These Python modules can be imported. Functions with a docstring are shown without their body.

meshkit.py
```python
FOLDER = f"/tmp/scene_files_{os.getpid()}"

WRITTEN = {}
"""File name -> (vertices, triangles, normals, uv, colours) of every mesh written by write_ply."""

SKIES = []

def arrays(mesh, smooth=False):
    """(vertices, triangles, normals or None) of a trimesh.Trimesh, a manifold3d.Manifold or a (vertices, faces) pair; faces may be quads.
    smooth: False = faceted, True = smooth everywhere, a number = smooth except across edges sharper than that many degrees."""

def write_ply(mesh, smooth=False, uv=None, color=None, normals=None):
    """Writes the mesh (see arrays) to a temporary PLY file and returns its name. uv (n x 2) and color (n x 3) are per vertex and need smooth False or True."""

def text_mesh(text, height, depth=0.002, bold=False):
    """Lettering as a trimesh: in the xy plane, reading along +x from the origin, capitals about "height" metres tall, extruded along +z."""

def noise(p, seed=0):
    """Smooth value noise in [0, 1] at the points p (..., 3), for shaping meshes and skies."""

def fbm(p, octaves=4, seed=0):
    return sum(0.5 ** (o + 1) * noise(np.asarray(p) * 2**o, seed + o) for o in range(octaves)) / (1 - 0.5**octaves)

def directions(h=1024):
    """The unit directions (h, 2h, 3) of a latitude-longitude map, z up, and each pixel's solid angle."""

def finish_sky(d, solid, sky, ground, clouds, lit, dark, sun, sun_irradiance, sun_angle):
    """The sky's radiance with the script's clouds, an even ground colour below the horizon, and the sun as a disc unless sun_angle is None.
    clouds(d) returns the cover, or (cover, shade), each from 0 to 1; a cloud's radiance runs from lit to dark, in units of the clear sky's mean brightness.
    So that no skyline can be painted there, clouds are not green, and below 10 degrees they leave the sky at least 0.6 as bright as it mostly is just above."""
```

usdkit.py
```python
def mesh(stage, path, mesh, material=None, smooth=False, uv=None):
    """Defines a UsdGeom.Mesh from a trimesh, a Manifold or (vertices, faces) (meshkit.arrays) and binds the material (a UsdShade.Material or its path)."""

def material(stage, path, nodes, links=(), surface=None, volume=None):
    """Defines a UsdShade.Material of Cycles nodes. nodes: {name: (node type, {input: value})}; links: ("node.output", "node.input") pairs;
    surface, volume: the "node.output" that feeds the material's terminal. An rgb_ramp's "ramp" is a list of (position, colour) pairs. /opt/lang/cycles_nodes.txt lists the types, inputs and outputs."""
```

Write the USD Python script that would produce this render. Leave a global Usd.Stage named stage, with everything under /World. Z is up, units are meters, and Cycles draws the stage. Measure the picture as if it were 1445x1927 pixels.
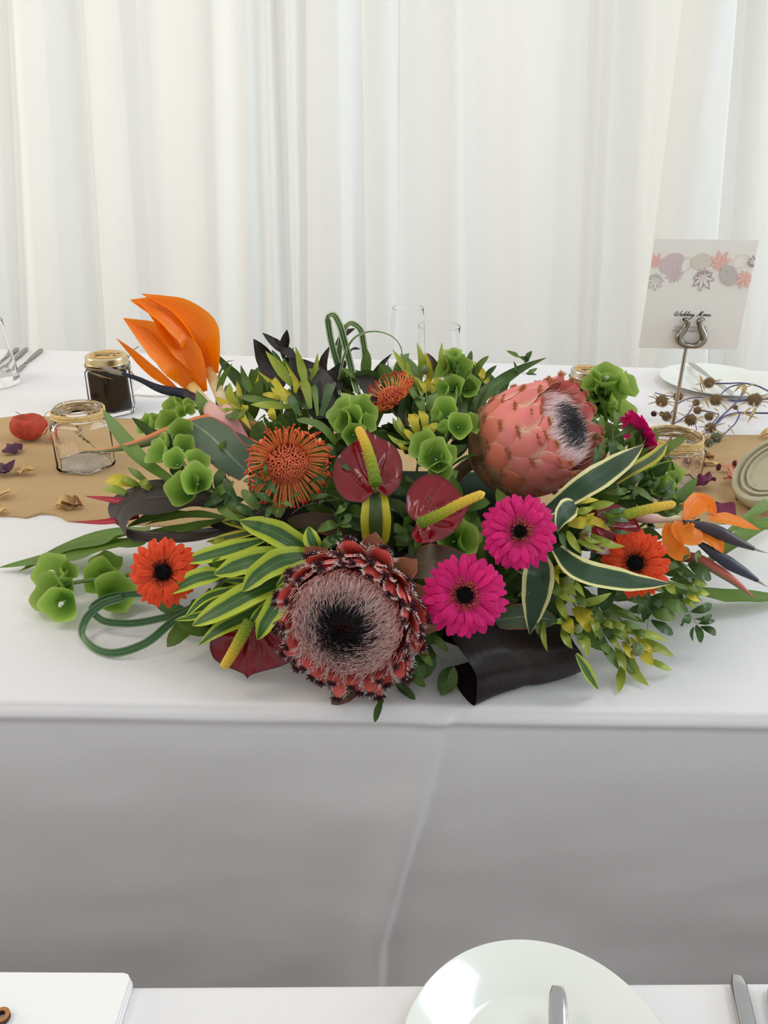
import math, numpy as np, trimesh, usdkit, meshkit
from shapely.geometry import Polygon, Point
from shapely.ops import unary_union
from pxr import Usd, UsdGeom, UsdLux, UsdShade, Gf, Sdf, Vt

stage = Usd.Stage.CreateInMemory()
UsdGeom.SetStageUpAxis(stage, UsdGeom.Tokens.z)
UsdGeom.SetStageMetersPerUnit(stage, 1.0)
UsdGeom.Xform.Define(stage, '/World')
rng = np.random.default_rng(7)

# ------------------------------------------------------------------ camera
IW, IH, FPX = 1445.0, 1927.0, 1560.0
CAM = np.array([0.0, 0.0, 1.20]); PITCH = math.radians(26.0); ROLL = math.radians(0.9)
TZ = 0.74                                   # height of the table tops
_r0 = np.array([1.0, 0, 0]); _u0 = np.array([0, math.sin(PITCH), math.cos(PITCH)])
FW = np.array([0, math.cos(PITCH), -math.sin(PITCH)])
CR = math.cos(ROLL) * _r0 + math.sin(ROLL) * _u0
CU = -math.sin(ROLL) * _r0 + math.cos(ROLL) * _u0
BK = -FW
cam = UsdGeom.Camera.Define(stage, '/World/camera')
cam.CreateHorizontalApertureAttr(36.0); cam.CreateVerticalApertureAttr(48.0)
cam.CreateFocalLengthAttr(36.0 * FPX / IW)
cam.CreateFStopAttr(0.0); cam.CreateFocusDistanceAttr(0.9)
cam.CreateClippingRangeAttr(Gf.Vec2f(0.02, 100.0))
cam.AddTransformOp().Set(Gf.Matrix4d(*CR, 0, *CU, 0, *BK, 0, *CAM, 1))
cam.CreateExposureAttr(0.36)

# ------------------------------------------------------------------ light
dome = UsdLux.DomeLight.Define(stage, '/World/sky_light')
dome.CreateIntensityAttr(0.17); dome.CreateColorAttr(Gf.Vec3f(0.93, 0.97, 1.0))
def rect(name, at, aim, w, h, inten, col):
    l = UsdLux.RectLight.Define(stage, '/World/' + name)
    l.CreateWidthAttr(w); l.CreateHeightAttr(h); l.CreateIntensityAttr(inten); l.CreateColorAttr(Gf.Vec3f(*col))
    at = np.array(at, float); z = at - np.array(aim, float); z /= np.linalg.norm(z)
    x = np.cross([0, 1, 0.01] if abs(z[2]) > .3 else [0, 0, 1], z); x /= np.linalg.norm(x); y = np.cross(z, x)
    l.AddTransformOp().Set(Gf.Matrix4d(*x, 0, *y, 0, *z, 0, *at, 1))
rect('ceiling_lamp_warm', (-1.5, 0.66, 2.9), (0, 0.9, 0.8), 0.7, 0.7, 5.2, (1.0, 0.87, 0.71))
rect('ceiling_lamp_cool', (1.4, 0.70, 2.9), (0, 0.9, 0.8), 0.8, 0.8, 3.9, (0.88, 0.94, 1.0))
rect('window_daylight', (0, 2.88, 1.45), (0, 0, 1.45), 5.6, 2.6, 0.76, (1.0, 1.0, 1.0))
rect('side_window_cool', (4.2, 0.9, 1.8), (0, 1.9, 1.2), 1.8, 2.0, 4.6, (0.84, 0.93, 1.0))
rect('side_lamp_warm', (-4.2, 0.9, 1.8), (0, 1.9, 1.2), 1.5, 1.8, 4.2, (1.0, 0.86, 0.66))

# ------------------------------------------------------------------ naming
_used = {}
def numbered(parent, name):
    k = (parent, name); n = _used.get(k, 0); _used[k] = n + 1
    return name if n == 0 else '%s_%03d' % (name, n)
def tagp(p, label=None, cat=None, group=None, kind=None):
    for k, v in (('label', label), ('category', cat), ('group', group), ('kind', kind)):
        if v: p.SetCustomDataByKey(k, v)
def thing(name, label, cat, group=None, kind=None, at=None):
    path = '/World/' + numbered('/World', name)
    x = UsdGeom.Xform.Define(stage, path)
    p = x.GetPrim(); tagp(p, label, cat, group, kind)
    base = np.zeros(3) if at is None else np.array(at, float)
    x.AddTranslateOp().Set(Gf.Vec3d(*base)); _base[path] = base
    return path
_base = {}
def part(parent, name, mesh, mat, smooth=True, uv=None, label=None, kind=None):
    """One mesh, a child of the thing or part at path parent; world coordinates in."""
    path = parent + '/' + numbered(parent, name)
    v, f = (mesh.vertices, mesh.faces) if hasattr(mesh, 'vertices') else mesh
    v = np.asarray(v, float)
    root = '/'.join(parent.split('/')[:3])
    v = v - _base.get(root, np.zeros(3))
    m = usdkit.mesh(stage, path, (v, f), M[mat] if isinstance(mat, str) else mat, smooth=smooth, uv=uv)
    tagp(m.GetPrim(), label, None, None, kind)
    return path
def solo(name, mesh, mat, label, cat, group=None, kind=None, smooth=True, uv=None):
    path = '/World/' + numbered('/World', name)
    v, f = (mesh.vertices, mesh.faces) if hasattr(mesh, 'vertices') else mesh
    m = usdkit.mesh(stage, path, (v, f), M[mat] if isinstance(mat, str) else mat, smooth=smooth, uv=uv)
    tagp(m.GetPrim(), label, cat, group, kind)
    return path

# ------------------------------------------------------------------ geometry helpers
def nz(v): v = np.asarray(v, float); return v / (np.linalg.norm(v) + 1e-12)
def ray(px, py): return FW + CR * ((px - IW / 2) / FPX) - CU * ((py - IH / 2) / FPX)
def T(px, py, h=0.0):
    d = ray(px, py); t = (TZ + h - CAM[2]) / d[2]; return CAM + d * t
def Y(px, py, y):
    d = ray(px, py); return CAM + d * (y / d[1])
def proj(p):
    q = np.asarray(p, float) - CAM; z = q @ FW
    return IW / 2 + FPX * (q @ CR) / z, IH / 2 - FPX * (q @ CU) / z
def depth(p): return (np.asarray(p, float) - CAM) @ FW
def mpp(p): return depth(p) / FPX                    # metres per pixel at p
def height_at(base, py):
    lo, hi = -0.2, 0.8
    for _ in range(40):
        m = (lo + hi) / 2
        if proj(base + np.array([0, 0, m]))[1] > py: lo = m
        else: hi = m
    return lo
def facing(a, b, c): return nz(a * CR + b * CU + c * BK)   # direction given as right, up, towards the viewer
def spline(pts, n):
    """Catmull-Rom through the points, n samples (any dimension)."""
    p = np.asarray(pts, float)
    if len(p) == 2: return p[0] + (p[1] - p[0]) * np.linspace(0, 1, n)[:, None]
    d = np.r_[0, np.cumsum(np.linalg.norm(np.diff(p[:, :3], axis=0), axis=1) + 1e-9)]
    d /= d[-1]
    m = np.gradient(p, d, axis=0) if len(p) > 2 else None
    t = np.linspace(0, 1, n); k = np.clip(np.searchsorted(d, t, 'right') - 1, 0, len(p) - 2)
    h = (d[k + 1] - d[k])[:, None]; u = ((t - d[k])[:, None]) / h
    return (2*u**3-3*u**2+1)*p[k] + (u**3-2*u**2+u)*h*m[k] + (-2*u**3+3*u**2)*p[k+1] + (u**3-u**2)*h*m[k+1]
def grid_faces(n, m, wrap=False):
    i, j = np.meshgrid(np.arange(n - 1), np.arange(m if wrap else m - 1), indexing='ij')
    a = i * m + j; b = i * m + (j + 1) % m; c = (i + 1) * m + (j + 1) % m; d = (i + 1) * m + j
    q = np.stack([a, b, c, d], -1).reshape(-1, 4)
    return np.vstack([q[:, [0, 1, 2]], q[:, [0, 2, 3]]])
def join(ms):
    vs, fs, n = [], [], 0
    for m in ms:
        v, f = (m.vertices, m.faces) if hasattr(m, 'vertices') else m[:2]
        vs.append(np.asarray(v)); fs.append(np.asarray(f) + n); n += len(v)
    return np.vstack(vs), np.vstack(fs)
def tube(pts, r, sides=6, n=None, caps=True):
    p = np.asarray(pts, float)
    if n: p = spline(p, n)
    r = np.broadcast_to(r, (len(p),)) if np.ndim(r) == 0 or len(np.atleast_1d(r)) == len(p) else np.interp(np.linspace(0, 1, len(p)), np.linspace(0, 1, len(r)), r)
    t = np.gradient(p, axis=0); t /= np.linalg.norm(t, axis=1, keepdims=True) + 1e-12
    a = np.zeros_like(p); ref = np.array([0, 0, 1.0]) if abs(t[0][2]) < 0.9 else np.array([1.0, 0, 0])
    a[0] = nz(np.cross(t[0], ref))
    for i in range(1, len(p)): a[i] = nz(a[i-1] - t[i] * (a[i-1] @ t[i]))
    b = np.cross(t, a); ang = np.arange(sides) * 2 * np.pi / sides
    v = p[:, None] + r[:, None, None] * (np.cos(ang)[None, :, None] * a[:, None] + np.sin(ang)[None, :, None] * b[:, None])
    v = v.reshape(-1, 3); f = grid_faces(len(p), sides, True)
    if caps:
        n0 = len(v); v = np.vstack([v, p[0], p[-1]]); k = np.arange(sides); k2 = (k + 1) % sides; e = (len(p) - 1) * sides
        f = np.vstack([f, np.stack([np.full(sides, n0), k2, k], 1), np.stack([np.full(sides, n0 + 1), e + k, e + k2], 1)])
    return v, f
def frame(axis, hint=None):
    z = nz(axis); h = np.array([0, 0, 1.0]) if hint is None else np.asarray(hint, float)
    if abs(z @ nz(h)) > 0.97: h = np.array([1.0, 0, 0])
    x = nz(np.cross(h, z)); return np.stack([x, np.cross(z, x), z])      # rows: x, y, z
def place(v, at, axis=(0, 0, 1), hint=None, s=1.0, rows=None):
    R = frame(axis, hint) if rows is None else rows
    return np.asarray(at) + (np.asarray(v) * s) @ R
def lathe(prof, n=40, closed=False):
    p = np.asarray(prof, float); a = np.arange(n) * 2 * np.pi / n
    v = np.stack([p[:, None, 0] * np.cos(a), p[:, None, 0] * np.sin(a), np.broadcast_to(p[:, None, 1], (len(p), n))], -1).reshape(-1, 3)
    if closed: v = np.vstack([v, v[:n]]); return v, grid_faces(len(p) + 1, n, True)
    return v, grid_faces(len(p), n, True)
def loft_hex(prof, n=72):
    """Rings (apothem, z, hexness 0..1); hexness 1 = rounded hexagon, 0 = circle of radius apothem."""
    a = np.arange(n) * 2 * np.pi / n
    k = (a + np.pi / 6) % (np.pi / 3) - np.pi / 6
    hexr = np.minimum(1 / np.cos(k), 1.115)
    rows = [np.stack([r * (1 + h * (hexr - 1)) * np.cos(a), r * (1 + h * (hexr - 1)) * np.sin(a), np.full(n, z)], 1) for r, z, h in prof]
    return np.vstack(rows), grid_faces(len(rows), n, True)
def rotz(v, ang):
    c, s = math.cos(ang), math.sin(ang); v = np.asarray(v, float).copy()
    v[:, :2] = v[:, :2] @ np.array([[c, s], [-s, c]]); return v
def slab(poly, h):
    return trimesh.creation.extrude_polygon(poly, h, engine='earcut')
def rbox(x, y, z, r=0.004):
    from manifold3d import Manifold
    pts = [Manifold.sphere(r, 16).translate([sx * (x/2 - r), sy * (y/2 - r), sz * (z/2 - r)]) for sx in (-1, 1) for sy in (-1, 1) for sz in (-1, 1)]
    m = Manifold.batch_hull(pts).to_mesh(); return np.array(m.vert_properties[:, :3]), np.array(m.tri_verts)

# ------------------------------------------------------------------ materials
def lin(c):
    c = np.array(c, float) / 255.0
    return tuple(np.where(c <= 0.04045, c / 12.92, ((c + 0.055) / 1.055) ** 2.4))
M = {}
def simple(name, rgb, rough=0.5, noise=0.0, scale=30, bump=0.0, bscale=200, **kw):
    n = {'p': ('principled_bsdf', {'base_color': lin(rgb), 'roughness': rough, **kw})}; l = []
    if noise:
        n['g'] = ('geometry', {}); n['t'] = ('noise_texture', {'scale': scale, 'detail': 4.0})
        c = np.array(lin(rgb)); n['r'] = ('rgb_ramp', {'ramp': [(0.3, tuple(c * (1 - noise))), (0.7, tuple(np.minimum(c * (1 + noise), 1)))]})
        l += [('g.position', 't.vector'), ('t.fac', 'r.fac'), ('r.color', 'p.base_color')]
    if bump:
        n['g2'] = ('geometry', {}); n['t2'] = ('noise_texture', {'scale': bscale, 'detail': 3.0}); n['b'] = ('bump', {'strength': bump, 'distance': 0.002})
        l += [('g2.position', 't2.vector'), ('t2.fac', 'b.height'), ('b.normal', 'p.normal')]
    M[name] = usdkit.material(stage, '/World/Looks/' + name, n, l, surface='p.BSDF')
def weave(name, rgb, scale, amount, strength, rough=0.9, dist=0.0006, trans=0.0, var=0.0, axes='xz', vscale=6):
    """Woven cloth: two crossed thread waves drive a little colour and relief."""
    c = np.array(lin(rgb))
    n = {'g': ('geometry', {}), 'sx': ('separate_xyz', {}),
         'w1': ('wave_texture', {'wave_type': 'bands', 'bands_direction': axes[0], 'scale': scale, 'distortion': 1.2, 'detail': 2.0, 'detail_scale': 1.5}),
         'w2': ('wave_texture', {'wave_type': 'bands', 'bands_direction': axes[1], 'scale': scale, 'distortion': 1.2, 'detail': 2.0, 'detail_scale': 1.5}),
         'm': ('math', {'math_type': 'multiply'}), 'r': ('rgb_ramp', {'ramp': [(0, tuple(c * (1 - amount))), (1, tuple(np.minimum(c * (1 + amount * 0.4), 1)))]}),
         'nz': ('noise_texture', {'scale': vscale, 'detail': 3.0}), 'mx': ('mix_color', {'blend_type': 'multiply', 'fac': var}),
         'b': ('bump', {'strength': strength, 'distance': dist}),
         'p': ('principled_bsdf', {'roughness': rough, 'specular_ior_level': 0.15})}
    l = [('g.position', 'w1.vector'), ('g.position', 'w2.vector'), ('w1.fac', 'm.value1'), ('w2.fac', 'm.value2'), ('m.value', 'r.fac'),
         ('g.position', 'nz.vector'), ('r.color', 'mx.a'), ('nz.color', 'mx.b'), ('mx.result', 'p.base_color'), ('m.value', 'b.height'), ('b.normal', 'p.normal')]
    out = 'p.BSDF'
    if trans:
        n['tl'] = ('translucent_bsdf', {'color': tuple(c)}); n['mc'] = ('mix_closure', {'fac': trans})
        l += [('p.BSDF', 'mc.closure1'), ('tl.BSDF', 'mc.closure2')]; out = 'mc.closure'
    M[name] = usdkit.material(stage, '/World/Looks/' + name, n, l, surface=out)
weave('curtain_cloth', (242, 242, 239), 260, 0.04, 0.0, dist=0.0004, trans=0.24)
simple('table_cloth', (236, 233, 232), 0.9, noise=0.012, scale=700, bump=0.1, bscale=500, specular_ior_level=.15)
weave('burlap', (208, 174, 128), 110, 0.22, 0.45, dist=0.0012, axes='xy', var=0.0)
simple('napkin_cloth', (248, 246, 243), 0.9, bump=0.15, bscale=900)
simple('floor_boards', (66, 58, 52), 0.5, noise=0.25, scale=4)
simple('painted_wall', (225, 222, 212), 0.8)
simple('table_wood', (120, 90, 60), 0.6)
simple('china', (236, 238, 229), 0.12, specular_ior_level=0.55, coat_weight=0.4)
simple('steel', (190, 188, 184), 0.18, metallic=1.0)
simple('dark_steel', (150, 142, 132), 0.25, metallic=1.0)
simple('gold_lid', (214, 196, 150), 0.25, metallic=1.0)
simple('silver_lid', (205, 196, 180), 0.25, metallic=1.0)
simple('kraft_paper', (205, 164, 104), 0.85, noise=0.08, scale=300)
simple('ink', (70, 52, 40), 0.8)
simple('ink_pale', (186, 160, 148), 0.8)
simple('jam', (9, 2, 5), 0.5, noise=0.3, scale=120, specular_ior_level=.1)
simple('twine', (150, 124, 88), 0.9, noise=0.25, scale=400, bump=0.5, bscale=600)
simple('raffia', (222, 190, 128), 0.75, noise=0.2, scale=200)
simple('card', (242, 238, 230), 0.7)
def glass(name, col=(1, 1, 1), rough=0.0, ior=1.45):
    M[name] = usdkit.material(stage, '/World/Looks/' + name, {'p': ('principled_bsdf', {'base_color': col, 'roughness': rough, 'ior': ior, 'transmission_weight': 1.0})}, [], surface='p.BSDF')
def glass(name, col, ior):
    M[name] = usdkit.material(stage, '/World/Looks/' + name, {'p': ('principled_bsdf', {'base_color': col, 'roughness': 0.0, 'ior': ior, 'transmission_weight': 1.0})}, [], surface='p.BSDF')
glass('clear_glass', (1, 1, 1), 1.38); glass('thin_glass', (1, 1, 1), 1.22)
simple('cream_glass', (206, 198, 168), 0.12, transmission_weight=0.25, coat_weight=0.5)

# ------------------------------------------------------------------ the room
def solo_struct(name, mesh, mat, label, cat):
    solo(name, mesh, mat, label, cat, kind='structure', smooth=False)
b = trimesh.creation.box([8, 7, 0.1]); b.apply_translation([0, 0.4, -0.05]); solo_struct('floor', b, 'floor_boards', 'brown wooden floor of the hall under the tables', 'floor')
b = trimesh.creation.box([8, 0.1, 3.2]); b.apply_translation([0, 2.95, 1.6]); solo_struct('wall_back', b, 'painted_wall', 'pale wall behind the long white curtains', 'wall')

# curtains: (pixel x at the top of the picture, pixel x at the table, depth of the fold towards the viewer in metres)
CY = 2.45
def curtain(name, label, prof, y0, jag=0, k_=1.0):
    p = np.array(prof, float)
    n = max(40, int((p[-1, 0] - p[0, 0]) / 3.0)); t = np.linspace(0, 1, n)
    k = np.linspace(0, 1, len(p))
    from scipy.interpolate import PchipInterpolator
    pos = (p[:, 0] - p[0, 0]) / (p[-1, 0] - p[0, 0])
    xt, xb, dd = p[0, 0] + t * (p[-1, 0] - p[0, 0]), PchipInterpolator(pos, p[:, 1])(t), PchipInterpolator(pos, p[:, 2])(t)
    zs = np.r_[np.linspace(0.02, 0.5, 5), np.linspace(0.56, 1.5, 42), np.linspace(1.6, 2.7, 12)]
    Xt = np.array([Y(x, 0, y0)[0] for x in xt]); zt = Y(700, 0, y0)[2]
    Xb = np.array([Y(x, 680, y0)[0] for x in xb]); zb = Y(700, 680, y0)[2]
    u = ((zs - zb) / (zt - zb))[:, None]; uc = np.clip(u, -0.5, 1.6)
    X = Xb[None] * (1 - uc) + Xt[None] * uc
    amp = (1.45 + 0.3 * np.clip(u, 0, 1.5)) * k_
    q = np.stack([X * 5.5, np.broadcast_to(zs[:, None] * 1.6, X.shape), np.zeros_like(X)], -1)
    small = (meshkit.fbm(q + jag, 3, seed=3) - 0.5) * 0.022
    q2 = np.stack([X * 26, np.broadcast_to(zs[:, None] * 4.5, X.shape), np.zeros_like(X)], -1)
    small = small + (meshkit.fbm(q2 + jag * 3, 2, seed=8) - 0.5) * 0.0045
    Yv = y0 - dd[None] * amp - small
    v = np.stack([X, Yv, np.broadcast_to(zs[:, None], X.shape)], -1).reshape(-1, 3)
    solo(name, (v, grid_faces(len(zs), n)), 'curtain_cloth', label, 'curtain')
curtain('curtain', 'white curtain panel at far left behind the jam jar and orange flower', [
    (-1150, -1120, .0), (-1060, -1030, .05), (-960, -930, .0), (-870, -840, .045), (-770, -740, .05), (-690, -660, .0), (-600, -570, .04), (-500, -470, .0), (-410, -380, .045), (-330, -300, .0), (-250, -230, .05), (-160, -140, .0), (-80, -50, .05), (2, 30, .03), (14, 44, .0), (60, 95, .045), (105, 140, .05), (150, 196, -.005), (172, 214, .03), (240, 280, .045), (262, 300, .02), (330, 355, .035), (385, 400, .05), (408, 420, .045), (436, 450, -.02), (470, 480, -.03)], CY)
curtain('curtain', 'narrow creamy white curtain panel hanging between two dark folds', [
    (444, 455, .0), (449, 460, .035), (466, 476, .05), (484, 500, .03), (505, 520, .045), (518, 545, .0), (548, 560, .04), (572, 575, .015), (584, 590, .045), (636, 645, .045), (642, 653, .02), (668, 668, -.025), (680, 690, -.03)], CY - .17, 3, .5)
curtain('curtain', 'wide white curtain panel in the middle behind the two clear glasses', [
    (655, 655, -.01), (668, 667, .02), (690, 690, .05), (725, 727, .055), (738, 737, .05), (752, 748, -.005), (800, 800, .005), (855, 860, .04), (870, 880, .015), (930, 940, .03), (1000, 985, .05), (1040, 1020, .05), (1085, 1060, .015), (1110, 1085, .01), (1125, 1100, .05), (1138, 1112, .045), (1165, 1125, -.015), (1180, 1165, .0), (1230, 1195, .04), (1280, 1210, .04), (1300, 1218, .02)], CY, 9)
curtain('curtain', 'white curtain panel at far right behind the menu card', [
    (1288, 1205, -.01), (1300, 1216, .045), (1330, 1250, .055), (1360, 1310, .05), (1385, 1335, .0), (1410, 1365, -.005), (1425, 1385, .045), (1470, 1430, .05), (1530, 1500, .0), (1620, 1600, .05), (1720, 1690, .0), (1800, 1790, .03), (1890, 1880, .05), (1990, 1980, .0), (2080, 2070, .045), (2190, 2180, .05), (2280, 2270, .0), (2380, 2370, .04), (2480, 2470, .0)], CY - .17, 14)

# ------------------------------------------------------------------ tables and cloths
def yline(pl, pr, h=0.0):
    a, b_ = T(*pl, h), T(*pr, h); return lambda x: a[1] + (b_[1] - a[1]) * (x - a[0]) / (b_[0] - a[0])
far_front, far_back = yline((0, 1320), (1445, 1343)), yline((0, 655), (1445, 697))
near_back = yline((0, 1851), (1445, 1842))
def bump(x, c, w): return np.exp(-((x - c) / w) ** 2)
def cloth(x0, x1, yf, yb, front_drop, back_drop, nx, crease=False):
    xs = np.linspace(x0, x1, nx); R = 0.007
    s = []                                   # (kind, parameter)
    rows = []
    zlow = 0.06
    for z in np.linspace(zlow, TZ - 0.03, 46): rows.append(('f', z, 0))
    for z in np.linspace(TZ - 0.027, TZ - R, 14): rows.append(('f', z, 0))
    for a in np.linspace(0, math.pi / 2, 7)[1:]: rows.append(('a', a, 0))
    for t in np.linspace(0.015, 0.985, 60): rows.append(('t', t, 0))
    for a in np.linspace(math.pi / 2, 0, 7)[:-1]: rows.append(('b', a, 0))
    for z in np.linspace(TZ - R, zlow, 20): rows.append(('d', z, 0))
    V = np.zeros((len(rows), nx, 3)); F_, B_ = yf(xs), yb(xs)
    for i, (k, p, _) in enumerate(rows):
        V[i, :, 0] = xs
        if k == 'f':
            d = TZ - p
            out = np.zeros(nx)
            if crease:
                out += 0.0035 * bump(d, 0.013, 0.006) - 0.0030 * bump(d, 0.024, 0.007) * (0.6 + 0.4 * np.sin(xs * 9))
                fall = np.clip(d / 0.3, 0, 1)
                xf = 0.058 - 0.055 * fall                             # the pressed fold that runs down the drop
                out += 0.008 * fall ** 0.4 * np.where(xs < xf, bump(xs, xf, 0.028), bump(xs, xf, 0.0045)) - 0.003 * fall ** .5 * bump(xs, xf + 0.012, 0.010)
                out += (meshkit.fbm(np.stack([xs * 3.2, np.full(nx, d * 4.0), np.zeros(nx)], -1), 3, 5) - 0.5) * 0.030 * np.clip(d / 0.12, 0, 1)
                out += (meshkit.fbm(np.stack([xs * 9 + d * 12, np.full(nx, d * 26.0), np.zeros(nx)], -1), 2, 11) - 0.5) * 0.004 * np.clip(d / 0.04, 0, 1)
                out += 0.012 * np.sin(xs * 7 + 0.6) * np.clip((d - 0.1) / 0.4, 0, 1)
            V[i, :, 1] = F_ - out; V[i, :, 2] = p
        elif k == 'a': V[i, :, 1] = F_ + R * (1 - math.cos(p)); V[i, :, 2] = TZ - R + R * math.sin(p)
        elif k == 't': V[i, :, 1] = F_ + R + (B_ - F_ - 2 * R) * p; V[i, :, 2] = TZ
        elif k == 'b': V[i, :, 1] = B_ - R * (1 - math.cos(p)); V[i, :, 2] = TZ - R + R * math.sin(p)
        else: V[i, :, 1] = B_ + 0.01 * np.sin(xs * 9) * (TZ - p); V[i, :, 2] = p
    return V.reshape(-1, 3), grid_faces(len(rows), nx)
def table(name, label, x0, x1, yf, yb):
    t = thing(name, label, 'table', at=((x0 + x1) / 2, (yf + yb) / 2, 0))
    b = trimesh.creation.box([x1 - x0, yb - yf, 0.03]); b.apply_translation([(x0 + x1) / 2, (yf + yb) / 2, TZ - 0.019]); part(t, 'tabletop', b, 'table_wood', False)
    for sx in (x0 + .15, (x0 + x1) / 2, x1 - .15):
        for sy in (yf + .08, yb - .08):
            b = trimesh.creation.box([.045, .045, TZ - 0.034]); b.apply_translation([sx, sy, (TZ - .034) / 2]); part(t, 'leg', b, 'table_wood', False)
table('dining_table', 'long wooden dining table hidden under the flower-laden white cloth', -1.45, 1.45, .60, 1.58)
solo('tablecloth', cloth(-1.5, 1.5, far_front, far_back, 1, 1, 1001, True), 'table_cloth', 'white tablecloth falling to the floor under the flower arrangement', 'tablecloth')
table('dining_table', 'near wooden dining table hidden under the white cloth with the butter knife plate', -1.45, 1.45, -.52, .28)
solo('tablecloth', cloth(-1.5, 1.5, lambda x: -.55 + 0 * x, near_back, 1, 1, 121), 'table_cloth', 'white tablecloth of the near table at the bottom of the picture', 'tablecloth')

# burlap runner
def runner():
    bl = [(-700, 800), (-300, 792), (0, 788), (40, 784), (120, 787), (230, 790), (500, 800), (900, 815), (1300, 822), (1445, 820), (1800, 828), (2200, 836)]
    fl = [(-800, 968), (-400, 970), (0, 972), (50, 976), (78, 969), (105, 972), (135, 984), (175, 985), (330, 992), (700, 1000), (1100, 1000), (1445, 985), (1900, 990), (2200, 1000)]
    xs = np.linspace(-1.25, 1.25, 420)
    A = np.array([T(*p)[:2] for p in bl]); B = np.array([T(*p)[:2] for p in fl])
    from scipy.interpolate import PchipInterpolator
    yb, yf = PchipInterpolator(A[:, 0], A[:, 1], extrapolate=True)(xs), PchipInterpolator(B[:, 0], B[:, 1], extrapolate=True)(xs)
    nzv = lambda s: (meshkit.fbm(np.stack([xs * 60, xs * 0 + s, xs * 0], -1), 3, 4) - .5) * .004
    yb, yf = yb + nzv(1), yf + nzv(5)
    n = 44; t = np.linspace(0, 1, n)[:, None]
    X = np.broadcast_to(xs, (n, len(xs))); Yv = yf * (1 - t) + yb * t
    lift = .0022 + (meshkit.fbm(np.stack([X * 14, Yv * 14, X * 0], -1), 3, 2) - .5) * .0026
    top = np.stack([X, Yv, TZ + np.maximum(lift, .0012)], -1).reshape(-1, 3)
    e = np.concatenate([top[:len(xs)], top[-len(xs):]]).copy(); e[:, 2] = TZ + .0002
    f = grid_faces(n, len(xs)); N = len(top); L = len(xs); i = np.arange(L - 1)
    a, b_ = N + i, i
    c, d = (n - 1) * L + i, N + L + i
    f = np.vstack([f, np.stack([a, a + 1, b_ + 1], 1), np.stack([a, b_ + 1, b_], 1), np.stack([c, c + 1, d + 1], 1), np.stack([c, d + 1, d], 1)])
    return np.vstack([top, e]), f
solo('table_runner', runner(), 'burlap', 'brown burlap runner with frayed wavy edges along the far table', 'table runner')

# ------------------------------------------------------------------ jars
RUN = 0.0035
def hex_jar(t, base, ap, h, neck, lidless=True, ang=0.0, wall=.0028):
    z0 = .0006
    out = [(ap * .02, z0, 1), (ap * .80, z0, 1), (ap * .97, z0 + .0025, 1), (ap, z0 + .007, 1), (ap * .97, z0 + .010, 1), (ap * .975, h * .70, 1), (ap * .99, h * .745, 1), (ap * .96, h * .775, .9), (neck * 1.0, h * .83, .15), (neck * .99, h * .87, 0),
           (neck * 1.05, h * .89, 0), (neck * .99, h * .91, 0), (neck * 1.05, h * .935, 0), (neck * .99, h * .955, 0), (neck * 1.0, h * .985, 0), (neck * .96, h, 0)]
    inn = [(neck * .87, h * .992, 0), (neck * .85, h * .95, 0), (neck * .85, h * .85, 0), (ap * .86, h * .76, .8), (ap * .885, h * .70, .95), (ap * .885, z0 + .008, .95), (ap * .84, z0 + .003, .9), (ap * .02, z0 + .002, .9)]
    v, f = loft_hex(out + inn); v = rotz(v, ang); part(t, 'glass_body', (v + base, f), 'clear_glass', 45)
    return inn
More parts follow.
